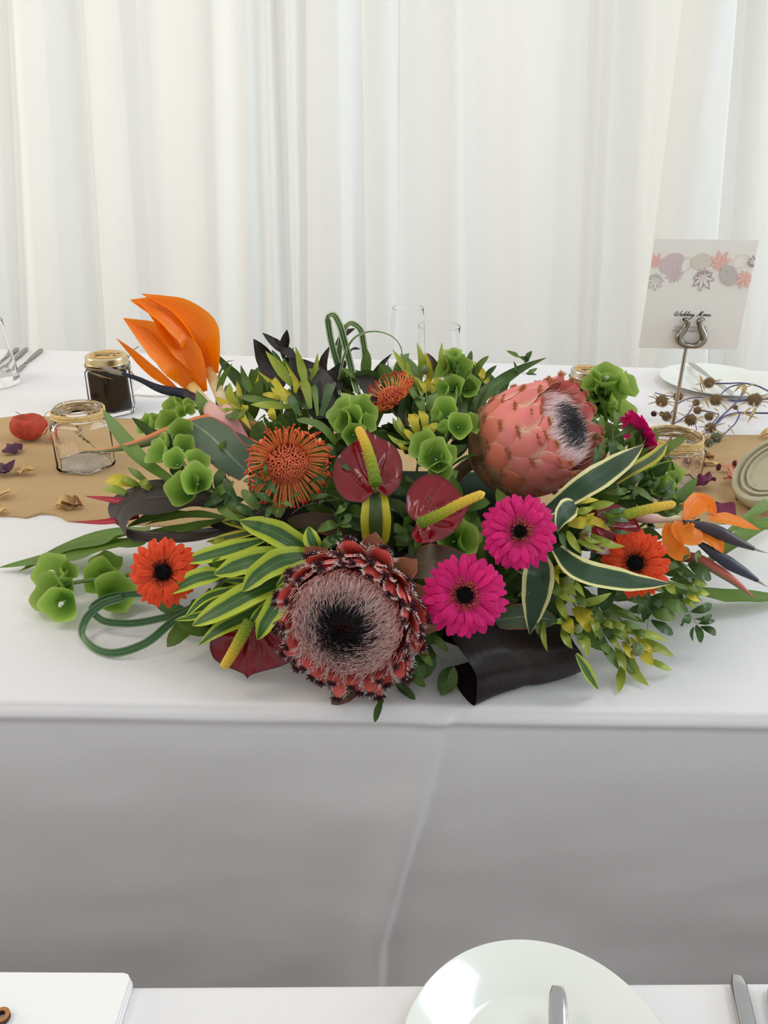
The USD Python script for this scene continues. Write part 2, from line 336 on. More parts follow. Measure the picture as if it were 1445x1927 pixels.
def raffia_wrap(t, base, r, z, strands, mat='raffia', name='raffia_tie', width=.0035, seed=1):
    g = np.random.default_rng(seed); ms = []
    for k in range(strands):
        a = np.linspace(0, 2 * np.pi, 49); rr = r + .0008 + g.uniform(0, .0014); zz = z + g.uniform(-width, width) + .0015 * np.sin(a * 1 + g.uniform(0, 6)) + .0008 * np.sin(a * 3 + k)
        ms.append(tube(np.stack([rr * np.cos(a), rr * np.sin(a), zz], 1) + base, g.uniform(.0007, .0013), 5))
    return part(t, name, join(ms), mat)
# empty jar at the left
base = T(162, 874, RUN)
ap = 53 * mpp(base); hj = height_at(base, 765); nk = 43 * mpp(base)
tj = thing('hexagonal_jar', 'empty clear hexagonal glass jar tied with raffia on the runner', 'jar', at=base)
hex_jar(tj, base, ap, hj, nk, ang=math.radians(22))
rw = raffia_wrap(tj, base, nk * 1.03, hj * .89, 11, width=.0042)
def from_jar(px, py): return Y(px, py, base[1] - .012)
bow = [from_jar(112, 780), from_jar(100, 774), from_jar(86, 778), from_jar(84, 787), from_jar(92, 792), from_jar(108, 782), from_jar(98, 796), from_jar(84, 812), from_jar(77, 826)]
part(rw, 'raffia_bow', tube(bow, [.0006, .0006, .0006, .0007, .0009, .0012, .0012, .001, .0003], 5, 40), 'raffia')
simple('dried_stem', (120, 100, 60), 0.8)
st = [Y(137, 806, base[1]), Y(148, 814, base[1]), Y(160, 826, base[1]), Y(178, 843, base[1])]
st2 = [Y(146, 805, base[1]), Y(156, 817, base[1]), Y(165, 831, base[1])]
sd = [tube(st, .0005, 5, 16), tube(st2, .0004, 5, 10)]
for a_ in (.25, .4, .55, .7): sd.append(place(trimesh.creation.icosphere(1, .0011).vertices * [1, 1, 2.6], spline(st, 20)[int(a_ * 19)] + [0, 0, .0012], (.6, 0, -.8)) if False else (trimesh.creation.icosphere(1, .0011).vertices * [1.8, 1, 1.4] + spline(st, 20)[int(a_ * 19)], trimesh.creation.icosphere(1, .0011).faces))
solo('dried_grass_stem', join(sd), 'dried_stem', 'thin dried grass stem standing inside the empty left jar', 'dried grass')

def jam_jar(label, px, pyb, pytop, lidw, lidmat, ang, h_off=0.0):
    base = T(px, pyb, h_off); s = mpp(base)
    h = height_at(base, pytop); ap = lidw * s * .515; lr = lidw * mpp(base + [0, 0, h]) * .5
    t = thing('jam_jar', label, 'jar', at=base)
    hb = h - .012
    z0 = .0005
    out = [(ap * .02, z0, 1), (ap * .84, z0, 1), (ap * .97, z0 + .002, 1), (ap, z0 + .006, 1), (ap * .985, hb * .82, 1), (ap * .97, hb * .87, .95), (lr * .93, hb * .93, .1), (lr * .92, hb, 0)]
    inn = [(lr * .84, hb, 0), (lr * .86, hb * .93, .1), (ap * .88, hb * .85, .9), (ap * .90, z0 + .010, 1), (ap * .8, z0 + .006, 1), (ap * .02, z0 + .0055, 1)]
    v, f = loft_hex(out + inn); part(t, 'glass_body', (rotz(v, ang) + base, f), 'clear_glass', 45)
    jm = [(.0005, z0 + .0062, 1), (ap * .80, z0 + .0066, 1), (ap * .893, z0 + .0106, 1), (ap * .873, hb * .845, .9), (lr * .83, hb * .925, .1), (lr * .82, hb * .955, 0), (.0005, hb * .957, 0)]
    v, f = loft_hex(jm); part(t, 'jam', (rotz(v, ang) + base, f), 'jam', 45, label='very dark red jam filling')
    lid = [(.0004, h), (lr * .80, h), (lr * .83, h - .0004), (lr * .97, h - .0008), (lr, h - .003), (lr, h - .0105), (lr * 1.02, h - .0115), (lr * 1.01, h - .0128), (lr * .94, h - .0128)]
    v, f = lathe(lid[::-1], 56); lp = part(t, 'lid', (v + base, f), lidmat, 35)
    v, f = lathe([(lr * .76, h + .0001), (lr * .76, h + .0005), (.0004, h + .0005)], 48); part(lp, 'kraft_sticker', (v + base, f), 'kraft_paper', False)
    raffia_wrap(t, base, lr * .97, hb * .955, 3, 'twine', 'twine_tie', .0012, 4)
    return t, base, h, lr, lp
t1, b1, h1, lr1, lp1 = jam_jar('jam jar with gold lid and kraft sticker beside the left orange flower', 214, 773, 667, 79, 'gold_lid', math.radians(12))
tails = [tube([b1 + [-.018, -.0345, h1 - .020], b1 + [.002, -.037, h1 - .026], b1 + [.018, -.036, h1 - .030]], [.0006, .0022, .0004], 4, 14),
         tube([b1 + [.030, -.018, h1 - .017], b1 + [.040, -.012, h1 - .024], b1 + [.046, -.01, h1 - .036]], [.0006, .0009, .0012], 5, 10),
         tube([b1 + [.030, .012, h1 - .012], b1 + [.040, .008, h1 + .004], b1 + [.052, .006, h1 + .012]], [.0007, .0008, .0008], 5, 10)]
part(t1, 'twine_end', join(tails), 'twine')
t2, b2, h2, lr2, lp2 = jam_jar('jam jar with silver lid half hidden behind the right bell flowers', 1098, 775, 694, 67, 'silver_lid', math.radians(35))

# script lettering drawn as pen strokes
GL = {'W': [[(.05, .95), (0, .75), (.02, .1), (.1, 0), (.3, .75), (.34, .1), (.42, 0), (.68, .55), (.78, 1.0)]],
 'M': [[(-.1, .1), (0, 0), (.12, .2), (.32, 1), (.3, .05), (.62, .95), (.6, .08), (.72, 0), (.84, .15)]],
 'e': [[(0, .15), (.2, .3), (.16, .45), (.05, .35), (.05, .1), (.15, 0), (.32, .15)]],
 'd': [[(.25, .42), (.08, .38), (0, .12), (.1, 0), (.25, .2), (.42, .95), (.3, .3), (.32, .02), (.45, .15)]],
 'i': [[(0, .15), (.1, .42), (.08, .05), (.14, 0), (.25, .15)], [(.16, .68), (.18, .7)]],
 'n': [[(0, .1), (.08, .42), (.06, 0), (.2, .38), (.28, .38), (.27, .05), (.33, 0), (.43, .15)]],
 'g': [[(.27, .4), (.08, .36), (.02, .1), (.12, .02), (.27, .3), (.25, .0), (.12, -.5), (-.04, -.55), (.02, -.3), (.42, .15)]],
 'u': [[(0, .15), (.08, .42), (.06, .06), (.14, .0), (.3, .4), (.28, .05), (.36, 0), (.5, .12)]],
 's': [[(0, .12), (.16, .46), (.2, .15), (.1, .0), (0, .05), (.3, .14)]], 'q': [[(.27, .4), (.08, .36), (.02, .1), (.12, .02), (.27, .3), (.2, -.55), (.34, .1)]],
 'r': [[(0, .1), (.1, .45), (.24, .4), (.22, .05), (.36, .12)]], 'a': [[(.25, .42), (.06, .36), (.02, .08), (.14, 0), (.27, .35), (.27, .02), (.4, .14)]],
 'p': [[(0, .1), (.12, .42), (.02, -.5), (.12, .3), (.28, .4), (.28, .08), (.12, .02), (.4, .14)]], 'v': [[(0, .3), (.08, .42), (.14, 0), (.3, .42), (.42, .36)]]}
ADV = {'W': .8, 'M': .86, 'e': .3, 'd': .42, 'i': .23, 'n': .41, 'g': .38, 'u': .46, ' ': .42, 's': .28, 'q': .32, 'r': .34, 'a': .38, 'p': .38, 'v': .4}
def script_text(text, height, pen, slant=.35):
    ms, x = [], 0.0
    for ch in text:
        for s in GL.get(ch, []):
            p = spline(np.array([(a + x + b_ * slant, b_) for a, b_ in s]), 5 * len(s)) * height
            d = np.gradient(p, axis=0); d /= np.linalg.norm(d, axis=1, keepdims=True) + 1e-9
            w = pen * (.75 + .5 * np.abs(d[:, 1]))[:, None]; nrm = np.stack([d[:, 1], -d[:, 0]], 1)
            v = np.concatenate([p + nrm * w / 2, p - nrm * w / 2]); n = len(p); i = np.arange(n - 1)
            f = np.vstack([np.stack([i, i + 1, n + i + 1], 1), np.stack([i, n + i + 1, n + i], 1)])
            ms.append((np.c_[v, np.zeros(len(v))], f))
        x += ADV.get(ch, .4)
    v, f = join(ms); return v, f, x * height
def sans(text, height, depth=.0002, bold=False):
    m = meshkit.text_mesh(text, height, depth, bold); return np.array(m.vertices), np.array(m.faces), m.bounds[1][0]
for t_, b_, h_, lr_, lp_ in ((t1, b1, h1, lr1, lp1), (t2, b2, h2, lr2, lp2)):
    v, f, w = sans('DOUBLE', lr_ * .18); part(lp_, 'printed_lettering', (v * [1.25, 1, 1] - [w * .62, -lr_ * .06, 0] + b_ + [0, 0, h_ + .0005], f), 'ink', False)
    v, f, w = script_text('squeeze', lr_ * .42, lr_ * .035); part(lp_, 'printed_lettering', (v - [w * .5, lr_ * .28, 0] + b_ + [0, 0, h_ + .0007], f), 'ink', False)

# jar under the thistles at the right
base3 = T(1256, 905, RUN); ap3 = 53 * mpp(base3); h3 = height_at(base3, 818); nk3 = 46 * mpp(base3)
tk = thing('hexagonal_jar', 'clear hexagonal glass jar wrapped in raffia under the thistle sprig', 'jar', at=base3)
hex_jar(tk, base3, ap3, h3, nk3, ang=math.radians(8))
rw = raffia_wrap(tk, base3, nk3 * 1.02, h3 * .89, 18, width=.007, seed=9)
e_ = lambda px, py: Y(px, py, base3[1] - .035)
part(rw, 'raffia_tail', tube([e_(1282, 856), e_(1296, 860), e_(1306, 868), e_(1314, 876)], [.0008, .0007, .0005, .0003], 5, 14), 'raffia')

# tilted lid of a clip-top jar at the right edge
c4 = T(1458, 880, 0.056); ax = facing(-.64, .60, .42)
tl = thing('clip_top_jar_lid', 'thick pale clip-top jar lid leaning on the runner at the right edge', 'jar lid', at=T(1440, 935, RUN))
R4 = 86 * mpp(c4); TH = .024
pr = [(.0005, -.004), (R4 * .54, -.004), (R4 * .58, .0), (R4 * .63, .0), (R4 * .65, -.006), (R4 * .68, -.006), (R4 * .70, .001), (R4 * .76, .001), (R4 * .78, -.006), (R4 * .82, -.006), (R4 * .845, .0022), (R4 * .95, .0022), (R4, -.002), (R4 * .99, -.014), (R4 * .93, -TH), (R4 * .86, -TH - .003), (.0005, -TH - .003)]
v, f = lathe(pr[::-1], 72); part(tl, 'glass_lid', (place(v, c4, ax), f), 'cream_glass', 40)
wb = T(1386, 930, .012); part(tl, 'wire_hinge', tube([Y(1387, 922, wb[1]), Y(1385, 932, wb[1]), Y(1386, 941, wb[1] - .002), Y(1391, 934, wb[1]), Y(1396, 926, wb[1])], .0011, 6, 16), 'dark_steel')

# ------------------------------------------------------------------ glasses
def tumbler(label, px, pyb, pytop, rtop, rbot, thick=.008, bow=0.0):
    base = T(px, pyb); h = height_at(base, pytop); s = mpp(base)
    rt, rb = rtop * mpp(base + [0, 0, h]), rbot * s; w = .0012
    z0 = .0005
    zz = np.linspace(0, 1, 9)
    o = [(.0004, z0), (rb * .9, z0), (rb, z0 + .002)] + [(rb + (rt - rb) * q + bow * math.sin(math.pi * q), .003 + (h - .0042) * q) for q in zz[1:-1]] + [(rt, h - .001), (rt - w * .5, h)]
    i = [(rt - w, h - .001)] + [(rb - w + (rt - rb) * q + bow * math.sin(math.pi * q), .003 + (h - .0042) * q) for q in zz[-2:0:-1] if .003 + h * q > thick * 1.3] + [(rb * .9 - w, thick * 1.05), (rb * .6, thick), (.0004, thick)]
    v, f = lathe(o + i, 56); t = thing('drinking_glass', label, 'glass', at=base); part(t, 'glass_body', (v + base, f), 'thin_glass', 50)
    return base, h
tumbler('clear drinking glass with thick base cut off at the left edge', -6, 722, 602, 31, 43, .018)
tumbler('tall narrow clear glass standing behind the grass loops', 764, 704, 579, 30, 37)
tumbler('wider clear glass standing right behind the bell flowers', 822, 714, 613, 40, 36)

# ------------------------------------------------------------------ plates and cutlery
def plate(label, c, R, wave=0.0):
    t = thing('side_plate', label, 'plate', at=c)
    pr = [(.0004, .0012), (R * .52, .0012), (R * .55, .0005), (R * .60, .0005), (R * .62, .003), (R * .80, .0085), (R * .985, .0135), (R, .0145), (R * .992, .0156), (R * .97, .0152), (R * .78, .0105), (R * .64, .0062), (R * .58, .0042), (.0004, .004)]
    v, f = lathe(pr, 96); part(t, 'plate_body', (v + c, f), 'china', 40); return t
cp = T(1012, 2040, .0003); R1 = 262 * mpp(cp); plate('white side plate holding a butter knife on the near table', cp, R1)
cf = T(1346, 727, .0003); R2 = 103 * mpp(cf); plate('white side plate on the far table behind the thistles', cf, R2)
def knife(name, label, cat, a, b_, wid, length, thick=.0045, up=np.array([0, 0, 1.0]), fork=False, mat='steel'):
    """Handle end at a, running towards b_ for the given length; flat face up."""
    d = nz(b_ - a); sd = nz(np.cross(d, up)); nu = np.cross(sd, d)
    t = thing(name, label, cat, at=a)
    hl = length * .52
    L = np.array([0, .004, .012, .03, .06, hl * .8, hl]); wv = np.array([.62, .9, 1, 1, .92, .62, .45]) * wid / 2; tv = np.array([.6, .9, 1, 1, .95, .8, .7]) * thick / 2
    s = np.linspace(0, hl, 26); wv, tv = np.interp(s, L, wv), np.interp(s, L, tv); an = np.arange(14) * 2 * np.pi / 14
    sq = lambda q: np.sign(q) * np.abs(q) ** .6
    V = (a + s[:, None] * d)[:, None] + (wv[:, None] * sq(np.cos(an)))[..., None] * sd + (tv[:, None] * sq(np.sin(an)))[..., None] * nu
    v = V.reshape(-1, 3); n = len(v); v = np.vstack([v, a, a + hl * d]); k = np.arange(14); k2 = (k + 1) % 14; e = 25 * 14
    f = np.vstack([grid_faces(26, 14, True), np.stack([np.full(14, n), k2, k], 1), np.stack([np.full(14, n + 1), e + k, e + k2], 1)])
    part(t, 'handle', (v, f), mat, 50)
    rem = length - hl
    if fork:
        q = lambda x, y: a + d * (hl + x) + sd * y
        part(t, 'fork_head', slab_on(Polygon([(0, -wid * .2), (rem * .3, -wid * .25), (rem * .5, -wid * .62), (rem * .62, -wid * .65), (rem * .62, wid * .65), (rem * .5, wid * .62), (rem * .3, wid * .25), (0, wid * .2)]), a + d * hl * .995, d, sd, nu, .002), mat, False)
        for y in (-.52, -.17, .17, .52): part(t, 'tine', slab_on(Polygon([(rem * .6, (y - .1) * wid), (rem * .6, (y + .1) * wid), (rem, (y + .04) * wid), (rem, (y - .04) * wid)]), a + d * hl * .995, d, sd, nu, .002), mat, False)
    else:
        part(t, 'blade', slab_on(Polygon([(0, -wid * .22), (rem * .15, -wid * .5), (rem * .8, -wid * .55), (rem, wid * .1), (rem * .9, wid * .42), (rem * .1, wid * .42), (0, wid * .22)]), a + d * hl * .995, d, sd, nu, .0016), mat, False)
    return t
def slab_on(poly, o, d, sd, nu, h):
    m = slab(poly, h); v = np.array(m.vertices); return o + v[:, :1] * d + v[:, 1:2] * sd + (v[:, 2:3] - h / 2) * nu, m.faces
ka = T(1049, 1858, .024); kb = T(1052, 1990, .0195); knife('butter_knife', 'steel butter knife lying across the near side plate', 'knife', ka, kb, 36 * mpp(ka), .17, .006)
ka = T(1386, 1838, .004); knife('table_knife', 'steel cutlery handle right of the near plate pointing down the table', 'knife', ka, T(1412, 1960, .004), 32 * mpp(ka), .2, .006)
ka = T(1456, 1858, .004); knife('table_fork', 'steel cutlery handle cut off at the bottom right corner', 'fork', ka, T(1482, 1990, .004), 32 * mpp(ka), .19, .006, fork=True)
ka = T(1299, 683, .02); knife('butter_knife', 'grey butter knife lying across the far side plate', 'knife', ka, T(1392, 752, .0185), 12 * mpp(ka), .2, .004)
ka = T(78, 657, .004); knife('table_knife', 'steel knife handle nearest the jam jar on the far table', 'knife', ka, T(36, 694, .003), 9 * mpp(ka), .2, .005, mat='dark_steel')
ka = T(50, 655, .004); knife('table_fork', 'middle of the three steel handles beside the left glass', 'fork', ka, T(4, 700, .003), 9 * mpp(ka), .19, .005, fork=True, mat='dark_steel')
ka = T(33, 655, .004); knife('table_fork', 'steel handle seen partly through the left glass', 'fork', ka, T(-16, 700, .003), 9 * mpp(ka), .19, .005, fork=True, mat='dark_steel')

# near napkin and wooden letter
def napkin():
    ms = []
    for k in range(3):
        z = .0008 + k * .0026
        pts = [T(-420, 1845, 0)[:2], T(238 - k * 1, 1848, 0)[:2] , T(252 - k * 2, 1852, 0)[:2], T(222 - 3 * k, 1950, 0)[:2], T(200, 2050, 0)[:2], T(-460, 2060, 0)[:2]]
        p = Polygon(pts).buffer(-.003).buffer(.003); m = slab(p, .0022); v = np.array(m.vertices); v[:, 2] += TZ + z; ms.append((v, m.faces))
    return ms
tn = thing('napkin', 'folded white cloth napkin at the bottom left corner', 'napkin')
for m in napkin(): part(tn, 'folded_layer', m, 'napkin_cloth', False)
simple('plywood', (176, 116, 62), 0.6, noise=0.15, scale=200); simple('burnt_edge', (70, 40, 24), 0.7)
cw = T(2, 1908, .0125); rw_ = 15 * mpp(cw)
tw = thing('wooden_letter', 'small laser-cut wooden letter loop resting on the folded napkin', 'ornament', at=cw)
ring = Point(cw[0], cw[1]).buffer(rw_).difference(Point(cw[0] - .0002, cw[1]).buffer(rw_ * .5)); 
m = slab(ring, .003); v = np.array(m.vertices); v[:, 2] += TZ + .0088; part(tw, 'edge', (v, m.faces), 'burnt_edge', False)
m = slab(ring.buffer(-.0001), .0004); v = np.array(m.vertices); v[:, 2] += TZ + .0118; part(tw, 'face', (v, m.faces), 'plywood', False)

# white folded paper behind the jam jar
pp = [T(256, 730, .001), T(290, 729, .004), T(345, 727, .001), T(345, 745, .001), T(256, 744, .001)]
solo('paper_napkin', join([tube([T(250, 742, .002), T(300, 744, .003), T(350, 741, .002)], .0022, 6, 20), slab_on(Polygon([(0, 0), (.13, 0), (.12, .06), (.01, .055)]), T(248, 742, .002), np.array([1.0, 0, 0]), np.array([0, 1.0, 0]), np.array([0, 0, 1.0]), .002)]), 'napkin_cloth', 'folded white napkin lying flat right of the gold-lidded jam jar', 'napkin', smooth=30)

# ------------------------------------------------------------------ menu card and its holder
ft = T(1257, 846, RUN); hy = ft[1]
th = thing('menu_holder', 'steel table stand with horseshoe clip holding up the menu card', 'menu holder', at=ft)
v, f = lathe([(.0004, .006), (.012, .0055), (.026, .004), (.030, .0015), (.030, .0003), (.0004, .0003)][::-1], 40); part(th, 'base', (v + ft, f), 'dark_steel', 30)
hc = height_at(ft, 656)
part(th, 'post', tube([ft + [0, 0, .004], ft + [0, 0, hc]], .0028, 12), 'steel', 40)
K = lambda x, y: Y(1240 + x / 10.32, 560 + y / 10.32, hy - .002)
u = [(470, 430), (520, 425), (548, 470), (530, 540), (470, 640), (405, 730), (400, 830), (470, 905), (600, 935), (760, 915), (850, 840), (862, 740), (820, 620), (790, 520), (780, 470), (810, 430), (880, 420)]
cl = spline([K(*p) for p in u], 90)
def strip(p, wid, thk):
    t = np.gradient(p, axis=0); t /= np.linalg.norm(t, axis=1, keepdims=True); dv = np.array([0, 1.0, 0]); nn = np.cross(t, dv)
    an = np.arange(10) * 2 * np.pi / 10; w = np.broadcast_to(wid, len(p)); th_ = np.broadcast_to(thk, len(p))
    V = p[:, None] + (th_[:, None] * np.cos(an))[..., None] * nn[:, None] + (w[:, None] * np.sin(an))[..., None] * dv
    return V.reshape(-1, 3), grid_faces(len(p), 10, True)
s_ = np.linspace(0, 1, 90)
part(th, 'horseshoe_clip', strip(cl, np.interp(s_, [0, .06, .14, .5, .86, .94, 1], [.004, .006, .0045, .006, .0045, .006, .004]), np.interp(s_, [0, .05, .12, .3, .5, .7, .88, .95, 1], [.0014, .0040, .0040, .0058, .0034, .0058, .0040, .0040, .0014])), 'dark_steel', 60)
# the card stands in the plane just behind the clip
cy = hy + .006
bl_, br_, tl_, tr_ = Y(1205, 656, cy), Y(1392, 657, cy), Y(1228, 449, cy), Y(1422, 452, cy)
wX = ((br_ - bl_)[0] + (tr_ - tl_)[0]) / 2; hZ = ((tl_ - bl_)[2] + (tr_ - br_)[2]) / 2
o_ = np.array([(bl_[0] + tl_[0]) / 2, cy, (bl_[2] + br_[2]) / 2])
tc = thing('menu_card', 'square white wedding menu card printed with autumn leaves', 'menu card', at=o_)
def oncard(v): v = np.asarray(v, float); return np.stack([o_[0] + v[:, 0], cy - v[:, 2], o_[2] + v[:, 1]], 1)
m = slab(Polygon([(0, 0), (wX, 0), (wX, hZ), (0, hZ)]), .0008); v = np.array(m.vertices); v[:, 2] -= .0008; part(tc, 'card_sheet', (oncard(v), m.faces), 'card', False)
for k, c in {'print_pink': (240, 190, 178), 'print_mauve': (216, 196, 196), 'print_grey': (200, 192, 186), 'print_sand': (222, 212, 198), 'print_deep': (178, 128, 128), 'print_line': (166, 138, 142)}.items(): simple(k, c, .75)
KC = lambda x, y: ((x - 175 + (y - 60) * .118) / (1315 - 175) * wX, hZ * (1 - (y - 60) / (1257 - 60)))
def leaf_outline(kind, r, ang):
    a = np.linspace(0, 2 * np.pi, 180, endpoint=False)
    if kind == 'oval': rr = r * (1 - .22 * np.abs(np.sin(a)) ** 1.2); rr = rr * (1 + .12 * np.maximum(0, np.cos(a)) ** 8)
    else:
        k = np.abs(((a * 9 / (2 * np.pi)) % 1) - .5) * 2
        rr = r * (.42 + .58 * (1 - k) ** .8) * (.72 + .28 * np.cos(a)) 
        rr = rr + r * .04 * np.sin(a * 40)
    return Polygon(np.stack([rr * np.cos(a + ang), rr * np.sin(a + ang)], 1)).buffer(0)
lv = [('maple', 190, 320, 105, 1.6, 'print_pink'), ('oval', 365, 320, 115, .6, 'print_mauve'), ('maple', 425, 455, 118, 2.2, 'print_mauve'), ('line', 205, 490, 105, 4.4, 'print_grey'), ('oval', 700, 290, 95, .2, 'print_sand'),
      ('outline', 520, 330, 70, 1, 'print_sand'), ('line', 725, 455, 135, 5.0, 'print_line'), ('maple', 905, 320, 135, 1.5, 'print_pink'), ('oval', 1010, 435, 100, 2.2, 'print_grey'), ('outline', 1130, 285, 75, .5, 'print_sand'), ('maple', 1205, 450, 120, 4.0, 'print_pink'), ('line', 1262, 300, 70, 1.3, 'print_line')]
full = Polygon([(0, 0), (wX, 0), (wX, hZ), (0, hZ)])
sc = wX / 1140
for i, (kind, x, y, r, ang, mat) in enumerate(lv):
    cx_, cy_ = KC(x, y)
    from shapely import affinity
    g = leaf_outline('oval' if kind in ('oval', 'outline') else 'maple', r * 1.18 * sc, ang)
    if kind in ('line', 'outline'): g = g.boundary.buffer(3.2 * sc)
    if kind != 'outline':
        ribs = []
        for q in (range(9) if kind != 'oval' else (0,)):
            a_ = ang + q * 2 * np.pi / 9; ribs.append(Polygon([(0, 0), (r * sc * .75 * math.cos(a_ + .03), r * sc * .75 * math.sin(a_ + .03)), (r * sc * .75 * math.cos(a_ - .03), r * sc * .75 * math.sin(a_ - .03))]))
        rb = unary_union(ribs)
        g = unary_union([g, rb]) if kind == 'line' else g.difference(rb)
    g = affinity.translate(g, cx_, cy_).intersection(full)
    ms = [(lambda mm: (np.array(mm.vertices), np.array(mm.faces)))(slab(q, .00015)) for q in getattr(g, 'geoms', [g]) if q.area > 1e-8]
    v, f = join(ms); v[:, 2] += .0001 + .00012 * i; part(tc, 'printed_leaf', (oncard(v), f), mat, False)
v, f, w = script_text('Wedding Menu', hZ * .048, hZ * .0036); x0, y0 = KC(425, 884); x1, _ = KC(850, 884); v[:, 0] *= (x1 - x0) / (v[:, 0].max() - v[:, 0].min()); v += [x0 - v[:, 0].min(), y0, .0004]; part(tc, 'printed_lettering', (oncard(v), f), 'ink', False)
for txt, xa, xb, yy, hh in (('STEPHEN AND DAVID', 430, 805, 1022, .020), ('2ND NOVEMBER 2019', 408, 818, 1062, .022)):
    v, f, w = sans(txt, hZ * hh); x0, y0 = KC(xa, yy); x1, _ = KC(xb, yy); v[:, 0] *= (x1 - x0) / w; v += [x0, y0, .0003]; part(tc, 'printed_lettering', (oncard(v), f), 'ink_pale', False)

# ================================================================== flower arrangement: builders
CROP = {'A': (0, 540, 3.0104), 'B': (400, 580, 2.89), 'C': (850, 580, 3.6125), 'D': (1145, 430, 3.853), 'E': (0, 880, 3.211), 'F': (380, 880, 2.89), 'G': (780, 880, 2.89), 'H': (1045, 880, 3.6125),
        'a1': (220, 720, 6.568), 'a2': (400, 620, 6.02), 'a3': (600, 580, 6.02), 'a4': (740, 640, 7.225), 'a5': (400, 780, 6.02), 'a6': (330, 960, 4.5156), 'a7': (1030, 830, 5.78), 'a8': (1000, 1060, 5.161), 'a9': (190, 890, 5.352), 'a0': (0, 770, 6.283), 'p': (0, 0, 1.0), 't': (1200, 680, 5.898)}
EC, ES = np.array([0.015, .825, TZ]), np.array([.47, .235, .195])     # the mound that the stems fan out into
def P(px, py, off=0.0):
    """Where the sight line meets the mound of flowers (or passes nearest to it), off metres nearer; never under the cloth."""
    d = ray(px, py); o = (CAM - EC) / ES; e = d / ES
    a, b_, c = e @ e, o @ e, o @ o - 1
    t = -b_ / a; D = t * t - c / a
    if D > 0: t -= math.sqrt(D)
    p = CAM + d * t - nz(d) * off
    if p[2] < TZ + .004: p = T(px, py, .004)
    return p
def C(crop, x, y): ox, oy, s = CROP[crop]; return ox + x / s, oy + y / s
def Q(crop, x, y, off=0.0): return P(*C(crop, x, y), off)
def QT(crop, x, y, h=.004): return T(*C(crop, x, y), h)
def pts3(crop, pts, off):
    out = []
    for p in pts:
        if isinstance(p, np.ndarray): out.append(p)
        else: out.append(Q(crop, p[0], p[1], off + (p[2] if len(p) > 2 else 0)))
    return np.array(out)
PROF = {'slim': [(0, .35), (.15, .7), (.4, 1), (.62, .86), (.82, .5), (.94, .2), (1, .02)], 'droop': [(0, .45), (.2, .9), (.38, 1), (.6, .85), (.8, .5), (.92, .22), (1, .02)], 'lance': [(0, .25), (.12, .58), (.32, .94), (.5, 1), (.7, .86), (.86, .5), (.95, .22), (1, .02)], 'oval': [(0, .08), (.1, .42), (.3, .9), (.5, 1), (.75, .85), (.9, .5), (1, .03)],
        'strap': [(0, .75), (.1, .95), (.5, 1), (.85, .9), (.94, .6), (1, .05)], 'blade': [(0, .9), (.5, 1), (1, .9)], 'taper': [(0, 1), (.4, .85), (.75, .45), (1, .03)],
        'petal': [(0, .4), (.25, .72), (.6, 1), (.82, .95), (.93, .7), (1, .3)], 'broad': [(0, .55), (.2, .9), (.45, 1), (.75, .8), (.92, .4), (1, .03)], 'sepal': [(0, .35), (.15, .7), (.35, 1), (.6, .85), (.8, .5), (1, .02)]}
def ribbon(ctr, width, prof='lance', nrm=None, side=None, fold=.2, rip=0.0, ripn=3, nv=18, nu=6, roll=0.0, seed=0):
    """A leaf: centre line, greatest width in metres, outline; nrm is what its face looks towards."""
    p = spline(ctr, nv); t = np.gradient(p, axis=0); t /= np.linalg.norm(t, axis=1, keepdims=True) + 1e-12
    if side is not None:
        S = np.broadcast_to(np.asarray(side, float), p.shape); S = S - t * (S * t).sum(1, keepdims=True)
    else:
        Nn = np.broadcast_to(facing(0, .35, .9) if nrm is None else np.asarray(nrm, float), p.shape); S = np.cross(t, Nn)
    S = S / (np.linalg.norm(S, axis=1, keepdims=True) + 1e-9)
    for i in range(1, len(S)):
        if S[i] @ S[i - 1] < 0 and side is None: S[i] = -S[i]
    Nn = np.cross(S, t)
    if roll: S, Nn = S * math.cos(roll) + Nn * math.sin(roll), Nn * math.cos(roll) - S * math.sin(roll)
    v_ = np.linspace(0, 1, nv); pr = np.array(PROF[prof]); w = np.interp(v_, pr[:, 0], pr[:, 1]) * width / 2
    s = np.linspace(-1, 1, nu + 1)
    off = fold * (np.abs(s) ** 1.4)[None, :] * w[:, None] + rip * np.sin(v_ * ripn * 2 * np.pi + seed)[:, None] * s[None, :] ** 2 * w[:, None] * np.where(s >= 0, 1, -.8)[None, :]
    V = p[:, None] + S[:, None] * (s[None, :] * w[:, None])[..., None] + Nn[:, None] * off[..., None]
    uv = np.stack(np.broadcast_arrays((s * .5 + .5)[None, :], v_[:, None]), -1).reshape(-1, 2)
    return V.reshape(-1, 3), grid_faces(nv, nu + 1), uv
_lseed = [0]
def L(parent, name, crop, pts, w, mat, prof='lance', n=None, fold=.22, rip=0.0, off=0.0, nv=16, label=None, cat=None, group=None, roll=0.0, side=None, nu=6, ripn=3, plabel=None):
    c = pts3(crop, pts, off); W = w / CROP[crop][2] * mpp(c[len(c) // 2]) * (1.0 if prof in ('belt', 'slim', 'taper') else .88 if prof == 'oval' else 1.25); _lseed[0] += 1
    v, f, uv = ribbon(c, W, prof, None if n is None else facing(*n), side, fold, rip, ripn, nv, nu, roll, _lseed[0])
    if parent is None: return solo(name, (v, f), mat, label, cat, group, uv=uv)
    return part(parent, name, (v, f), mat, True, uv, label=plabel)
